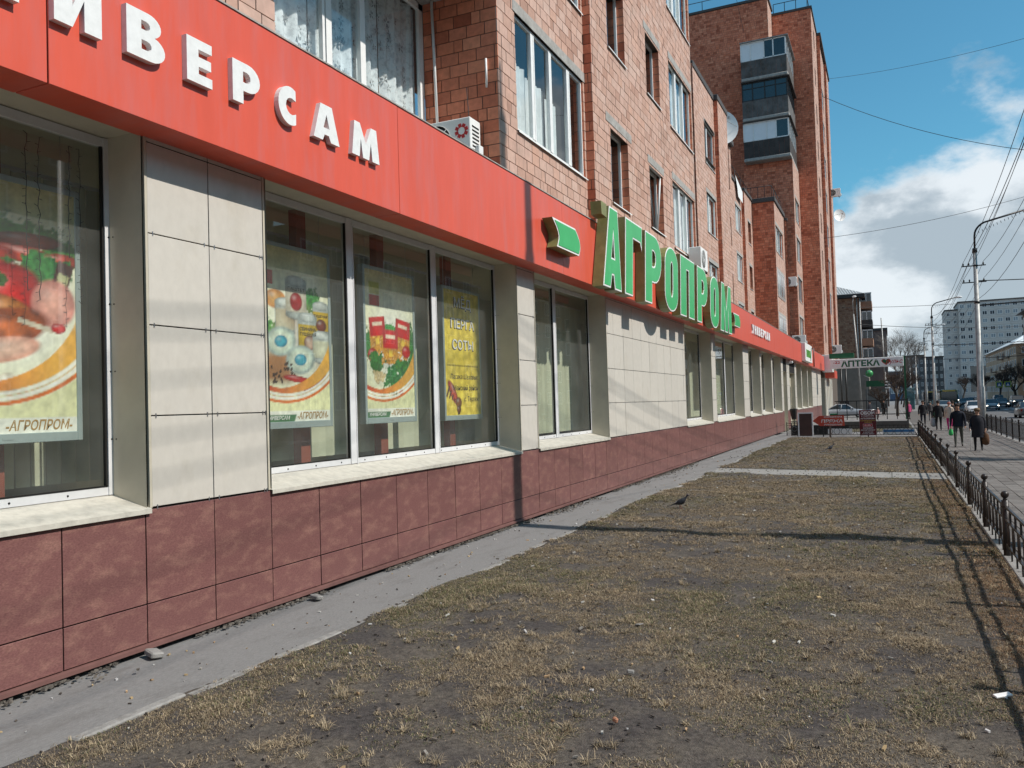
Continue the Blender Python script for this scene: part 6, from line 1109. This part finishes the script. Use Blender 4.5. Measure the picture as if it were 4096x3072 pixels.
def bus(label, x, y, col):
    t = thing('bus', label, 'bus', (x, y, -.28)); b = M('bus_paint_%d' % len(MT), col, .4, .1, 2.); obj('body', MB().bbox(-1.25, 1.25, -5.5, 5.5, .35, 3.0, .12), b, t, world=False); obj('windscreen', MB().box(-1.1, 1.1, -5.53, -5.5, 1.3, 2.7), gl_dark, t, world=False)
    for s_ in (-1, 1):
        for k in range(6): obj('side_window', MB().box(s_*1.25, s_*1.262, -4.9+k*1.7, -3.4+k*1.7, 1.4, 2.5), gl_dark, t, world=False)
        for yy in (-3.6, 3.6): w = obj('wheel', MB().lathe([(.25, -.14), (.48, -.14), (.48, .14), (.25, .14)], (0, 0, 0), 16), tyre, t, (s_*1.12, yy, .48), world=False); w.rotation_euler = (0, math.pi/2, 0)
        obj('headlight', MB().ball((s_*.95, -5.5, .8), .13, 8), lampm, t, world=False)
    obj('roof_board', MB().box(-.9, .9, -5.54, -5.5, 2.72, 2.95), yellow, t, world=False)
bus('dark green bus standing by the kerb behind the cream jacket', 15.1, 156, (.02, .05, .035)); bus('dark grey bus farther along the kerb', 14.3, 205, (.05, .055, .06))
# ------------------------------------------------------------------ trees
def tree(label, x, y, h, spread, seed, mats=(None, None), levels=4, twigs=True, z=GZ, name='bare_tree', trunk_r=.17, split=.35, droop=0., grp='leafless trees along the street'):
    r = random.Random(seed); tr = MB(); tw_ = MB(); t = thing(name, label, 'tree', (x, y, z), grp)
    def grow(p, d, L, rad, lev):
        n = 3; pts = [p]; q = p; dd = d
        for i in range(n): dd = (dd+Vector((r.uniform(-.18, .18), r.uniform(-.18, .18), r.uniform(-.05, .12)-droop*(lev <= 1)))).normalized(); q = q+dd*(L/n); pts.append(q)
        (tr if lev >= 3 else tw_).tube(pts, [rad*(1-.4*i/n) for i in range(n+1)], 6 if lev >= 3 else (4 if lev > 1 else 3), caps=False)
        if lev <= 0: return
        k = {4: 5, 3: 5, 2: 5, 1: 5}.get(lev, 4)
        for i in range(k):
            s_ = pts[-1].lerp(pts[-2], r.uniform(0, .9)) if i else pts[-1]; a = r.uniform(0, 6.28); sp_ = spread*r.uniform(.5, 1.1); nd = (dd+Vector((math.cos(a)*sp_, math.sin(a)*sp_, r.uniform(-.1, .35)))).normalized(); grow(s_, nd, L*r.uniform(.55, .78), rad*.52, lev-1)
    grow(Vector((0, 0, -.1)), Vector((r.uniform(-.05, .05), 0, 1)), h*split, trunk_r, levels); obj('trunk', tr, mats[0] or bark, t, world=False); obj('crown', tw_, mats[1] or twig, t, world=False)
tree('pollarded bare tree with a dense brown crown beside the green sign post', 7.1, 98, 7.5, .75, 3, levels=5, split=.27)
tree('pale birch with fine hanging twigs behind the pharmacy sign', 7.2, 150, 15, .6, 5, (birch, birch), levels=5, split=.34, droop=.12, name='birch_tree')
tree('slim bare tree by the distant brick building', 8.6, 165, 12, .6, 6, (bark, birch), levels=5, split=.33)
tree('small bare shrub tree in front of the bank', 5.6, 108, 4.5, .8, 8, levels=4, split=.3)
for i, (x, y, h) in enumerate(((33.0, 175, 8), (33.2, 196, 9), (33, 222, 9), (32.6, 252, 9.5), (31, 285, 9), (29.8, 330, 9), (33.5, 150, 7))):
    tree(['bare tree before the dark ochre house', 'bare tree at the second doorway of the ochre house', 'bare tree at the corner between the two ochre houses', 'bare tree under the ochre house balconies', 'bare tree at the foot of the pale tower, nearest it', 'bare tree in the distance left of the pale tower', 'small bare tree near the crossing sign'][i], x, y, h*1.35, .85, 20+i, levels=5, split=.26, trunk_r=.34)
for i, (x, y, h) in enumerate(((8.8, 215, 10), (8.2, 260, 11), (9.2, 320, 11))): tree(['bare tree past the birch on the near pavement', 'taller bare tree far down the near pavement', 'farthest bare tree on the near pavement'][i], x, y, h, .7, 40+i, levels=5, split=.3)
tree('leafless roadside tree outside the picture whose shade lies on the sidewalk', 13.0, 33.5, 5.6, .85, 77, levels=5, split=.32)
# ------------------------------------------------------------------ far buildings
def far_building(name, label, x0, x1, y0, y1, z1, wallm, floors, cols, face='y', z0=-.15, ww=.5, wh=.5, roofm=None, first=1.5, dark_p=.6, over=0., ledges=False, balc=()):
    b = thing(name, label, 'building', ((x0+x1)/2, y0, z0)); obj('wall', MB().box(x0, x1, y0, y1, z0, z1), wallm, b); fh = (z1-first)/floors
    if over: obj('roof', MB().add([(x0-over, y0-over, z1), (x1+over, y0-over, z1), (x1+over, y1+over, z1), (x0-over, y1+over, z1), ((x0*.6+x1*.4), y0+(y1-y0)*.5, z1+over*4), (x0*.4+x1*.6, y0+(y1-y0)*.5, z1+over*4)], [(0, 1, 5, 4), (1, 2, 5), (2, 3, 4, 5), (3, 0, 4), (3, 2, 1, 0)]), roofm or galv, b)
    else: obj('roof', MB().box(x0-.2, x1+.2, y0-.2, y1+.2, z1, z1+.5), roofm or parap, b)
    specs = []
    if 'y' in face: specs.append((FY(y0), x0, x1, cols))
    if 'w' in face: specs.append(((lambda u, v, d: (x0-d, u, v)), y0, y1, max(2, int((y1-y0)/4))))
    if 'e' in face: specs.append((FX(x1), y0, y1, max(2, int((y1-y0)/4))))
    for fn, a, c, n in specs:
        st = (c-a)/n; fm = MB(); w, h = st*ww, fh*wh; o3 = [fn(0, 0, 0), fn(1, 0, 0), fn(0, 1, 0), fn(0, 0, 1)]; U = Vector(o3[1])-Vector(o3[0]); Nn = Vector(o3[3])-Vector(o3[0]); Vz = Vector((0, 0, 1)); loc = lambda u, v, d: tuple(U*u+Vz*v+Nn*d)
        fr = MB(); pbox(fr, loc, -w/2, w/2, -h/2, -h/2+.12, .0, .05); pbox(fr, loc, -w/2, w/2, h/2-.12, h/2, 0, .05); pbox(fr, loc, -w/2, -w/2+.12, -h/2, h/2, 0, .05); pbox(fr, loc, w/2-.12, w/2, -h/2, h/2, 0, .05); pbox(fr, loc, -.06, .06, -h/2, h/2, 0, .05); fr = fr.mesh('window', white)
        gd = MB(); pbox(gd, loc, -w/2+.1, w/2-.1, -h/2+.1, h/2-.1, .0, .02); gd = gd.mesh('pane', MT.get('far_pane') or M('far_pane', (.05, .058, .07), .7, .3, .8, spec=.1)); gp_ = MB(); pbox(gp_, loc, -w/2+.1, w/2-.1, -h/2+.1, h/2-.1, .0, .02); gp_ = gp_.mesh('pane', MT.get('pale_pane') or M('pale_pane', (.25, .30, .33), .2, .3, .8))
        for i in range(floors):
            for j in range(n):
                u = a+st*(j+.5); v = first+fh*(i+.5); o = link('window', fr, b, fn(u, v, .01)); link('pane', gd if random.random() < dark_p else gp_, o, world=False)
            if ledges: l = MB(); pbox(l, fn, a, c, first+fh*i-.1, first+fh*i+.16, 0, .08); obj('floor_band', l, MT['band'], b)
        for i, j in balc: l = MB(); u = a+st*(j+.5); v = first+fh*i; pbox(l, fn, u-st*.45, u+st*.45, v+.1, v+.25, 0, 1.2); pbox(l, fn, u-st*.45, u+st*.45, v+.25, v+1.3, 1.12, 1.2); obj('balcony', l, MT['balc'], b)
    return b
M('band', (.62, .59, .55), .8, .1, 1.); M('balc', (.14, .085, .055), .8, .3, 1.)
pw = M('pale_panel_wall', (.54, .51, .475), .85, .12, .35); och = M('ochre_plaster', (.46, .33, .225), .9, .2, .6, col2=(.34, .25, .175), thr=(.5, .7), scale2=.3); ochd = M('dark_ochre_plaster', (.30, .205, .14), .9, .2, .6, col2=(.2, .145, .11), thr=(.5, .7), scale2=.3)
far_building('panel_tower', 'pale blue grey panel tower of twelve floors at the end of the street', 31, 92, 350, 372, 35.8, pw, 12, 25, 'y', ledges=True, ww=.64, wh=.52)
far_building('panel_tower', 'narrow lower wing at the side of the pale panel tower', 26.6, 31, 352, 370, 33.2, pw, 11, 2, 'y', ledges=True, ww=.5, wh=.45)
tag(obj('billboard_wall', MB().box(33, 47, 335, 336, 2.5, 11.5).box(40, 40.6, 335.2, 335.8, -.4, 2.5), M('hoarding', (.24, .21, .185), .9, .1, .3)), 'large blank beige hoarding before the pale tower', 'hoarding')
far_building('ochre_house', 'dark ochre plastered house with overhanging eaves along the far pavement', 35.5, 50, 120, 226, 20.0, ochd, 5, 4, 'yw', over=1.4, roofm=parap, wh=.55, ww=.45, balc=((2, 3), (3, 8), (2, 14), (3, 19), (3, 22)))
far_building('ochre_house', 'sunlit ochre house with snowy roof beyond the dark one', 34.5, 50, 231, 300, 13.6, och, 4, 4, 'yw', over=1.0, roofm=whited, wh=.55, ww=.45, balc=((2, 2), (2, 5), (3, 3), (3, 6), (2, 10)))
far_building('grey_office', 'low grey office block left of the pale tower', 18, 27, 380, 395, 17, M('office_grey', (.11, .115, .12), .85, .2, .4), 5, 5, 'y', dark_p=.8)
far_building('brown_block', 'brown block with a roof aerial far down the street', 12.5, 22, 430, 445, 20, M('brown_far', (.13, .105, .09), .9, .2, .4), 6, 5, 'y'); far_building('blue_store', 'blue clad low building at the vanishing end of the street', 6.5, 11.2, 330, 345, 10, M('blue_clad', (.06, .10, .17), .5, .2, .4), 2, 2, 'y', ww=.7)
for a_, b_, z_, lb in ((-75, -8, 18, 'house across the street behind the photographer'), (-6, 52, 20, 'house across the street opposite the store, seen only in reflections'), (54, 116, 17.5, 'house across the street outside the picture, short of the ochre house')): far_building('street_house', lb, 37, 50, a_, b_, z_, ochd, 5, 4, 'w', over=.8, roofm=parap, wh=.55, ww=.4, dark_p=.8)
fb1 = thing('brick_house', 'older brown brick house with a ribbed metal roof beyond the tower', 'building', (-6, 132, -.15)); x0, x1, y0, y1 = -26., 3.0, 131., 165.
brick_wall(fb1, FY(y0), -1.6, x1, 3.2, 16.6, (), mat=brick2); obj('side_wall', MB().box(x0, x1-.02, y0+.02, y1, -.15, 16.6), M('brown_brick_far', (.19, .125, .10), .9, .2, 1.2), fb1)
M('render_grey', (.27, .225, .19), .9, .15, 1.5); obj('ground_storey', MB().box(-2.5, x1+.8, y0-.6, y0+5, -.15, 6.6), MT['render_grey'], fb1)
for k in range(30): a = -2.5+k*.36; obj('roof_rib', MB().add([(a, y0-.5, 17.2), (a+.06, y0-.5, 17.2), (a+.06-1.1, y0+6, 19.4), (a-1.1, y0+6, 19.4)], [(0, 1, 2, 3)]), white, fb1) if a < x1-.2 else None
obj('roof', MB().add([(x0, y0-.6, 17.1), (x1+.6, y0-.6, 17.1), (x1+.6, y1, 17.1), (x0, y1, 17.1), (x0, y0+12, 21), (x1-7, y0+12, 21)], [(0, 1, 5, 4), (1, 2, 5), (2, 3, 4, 5), (3, 0, 4)]), galv, fb1); obj('eaves', MB().box(x0, x1+.6, y0-.6, y1, 16.6, 17.08), parap, fb1)
for i in range(4):
    z = 6.8+2.75*i; obj('balcony', MB().box(x1, x1+1.5, y0+2, y0+7, z, z+1.1), brick2 if i % 2 else parap, fb1); gz = obj('balcony_glazing', MB().box(x1+.1, x1+1.45, y0+2.05, y0+6.9, z+1.1, z+2.3), gl_dark, fb1); m = MB()
    for u in np.linspace(x1+.08, x1+1.42, 3): m.box(u-.05, u+.05, y0+1.98, y0+2.05, z+1.1, z+2.35)
    m.box(x1, x1+1.5, y0+1.98, y0+2.05, z+2.25, z+2.4); obj('glazing_bar', m, white, gz)
obj('drain_pipe', MB().tube([(x1-.5, y0-.1, 16.5), (x1-.5, y0-.1, 1)], .09, 6).tube([(x1-.1, y0-.1, 16.5), (x1-.1, y0-.1, 1)], .09, 6), galv, fb1); finish_bricks(fb1, brick2, 120)
far_building('brick_house', 'plain brown brick block behind the older brick house', -8, 6.3, 182, 200, 15.2, M('brick_far2', (.20, .135, .115), .9, .2, .8), 5, 4, 'e', dark_p=.8)
tag(obj('kiosk_poster', MB().bbox(8.15, 9.3, 118, 118.3, .2, 3.0, .04).box(8.6, 8.85, 118.05, 118.25, -.15, .2), M('teal_poster', (.06, .15, .17), .3, .5, 1.5, col2=(.3, .38, .38), thr=(.5, .6), scale2=1.2)), 'teal advertising panel beyond the pollarded tree', 'advertising panel')
tl_ = thing('traffic_light', 'traffic light head with three visors by the crossing', 'traffic light', (6.0, 112, GZ)); obj('pole', MB().tube([(6.0, 112, -.15), (6.0, 112, 5)], .07, 8), galv, tl_); obj('housing', MB().bbox(5.85, 6.2, 111.8, 112, 2.9, 4.0, .03), parap, tl_)
for k in range(3): obj('visor', MB().bbox(5.9, 6.5, 111.6, 111.78, 2.98+.36*k, 3.12+.36*k, .02), white, tl_)
for x, lb in ((26.5, 'yellow green pedestrian crossing sign over the far lanes'), (28.2, 'second pedestrian crossing sign just behind the first')): t = thing('crossing_sign', lb, 'road sign', (x, 165+x, -.15), 'pedestrian crossing signs'); y = 165+x; obj('plate', MB().bbox(x-.6, x+.6, y, y+.06, 3.0, 4.2, .03), M('sign_lime', (.30, .42, .06), .4), t); obj('blue_field', MB().box(x-.4, x+.4, y-.01, y, 3.2, 4.0), M('sign_blue', (.03, .10, .30), .4), t); obj('white_triangle', MB().prism([(x-.3, 3.3), (x+.3, 3.3), (x, 3.85)], .011, .014, FY(y)), signw, t); obj('post', MB().tube([(x, y+.1, -.15), (x, y+.1, 3.1)], .05, 6), galv, t)
hill = MB(); n = 40; hs_ = [(-900+45*i, 22+26*float(fbm(np.array([i*.31]), np.array([.7]), 3, 99)[0])) for i in range(n+1)]
hill.add([(x, 1150, -1) for x, _ in hs_]+[(x, 1300, z) for x, z in hs_], [(i, i+1, n+2+i, n+1+i) for i in range(n)]); tag(obj('hills', hill, M('far_hill', (.12, .135, .15), .95, .1, .01)), kind='structure')
# pair of dark pipes and a pole at the corner of the old house
for x, y, lb in ((1.35, 103, 'dark slim post with finial, nearer the store'), (1.85, 103.5, 'dark slim post with finial, nearer the pharmacy sign')): t = thing('slim_post', lb, 'post', (x, y, GZ)); obj('shaft', MB().tube([(x, y, -.15), (x, y, 5.6)], .09, 8).box(x-.25, x+.25, y-.2, y+.2, -.15, 1.6), black, t); obj('finial', MB().ball((x, y, 5.7), .16, 8), black, t)
t = thing('street_lamp', 'slim leaning lamp pole with hooked arm before the old brick house', 'lamp post', (3.0, 118, GZ), 'lamp posts along the street'); obj('pole', MB().tube([(3.0, 118, -.15), (2.75, 118, 7), (2.45, 118, 13)], [.14, .11, .08], 8), galv, t); obj('arm', MB().tube([(2.45, 118, 13), (2.4, 118, 14.6), (2.55, 118, 15.3)], .05, 6), galv, t); obj('lamp_head', MB().ball((2.62, 118, 15.3), .28, 8, 0, (1, .6, .5)), white, t)
t = thing('street_lamp', 'slim straight pole beside the pharmacy heart', 'lamp post', (5.9, 150, GZ), 'lamp posts along the street'); obj('pole', MB().tube([(5.9, 150, -.15), (5.6, 150, 15)], [.16, .09], 8), galv, t)
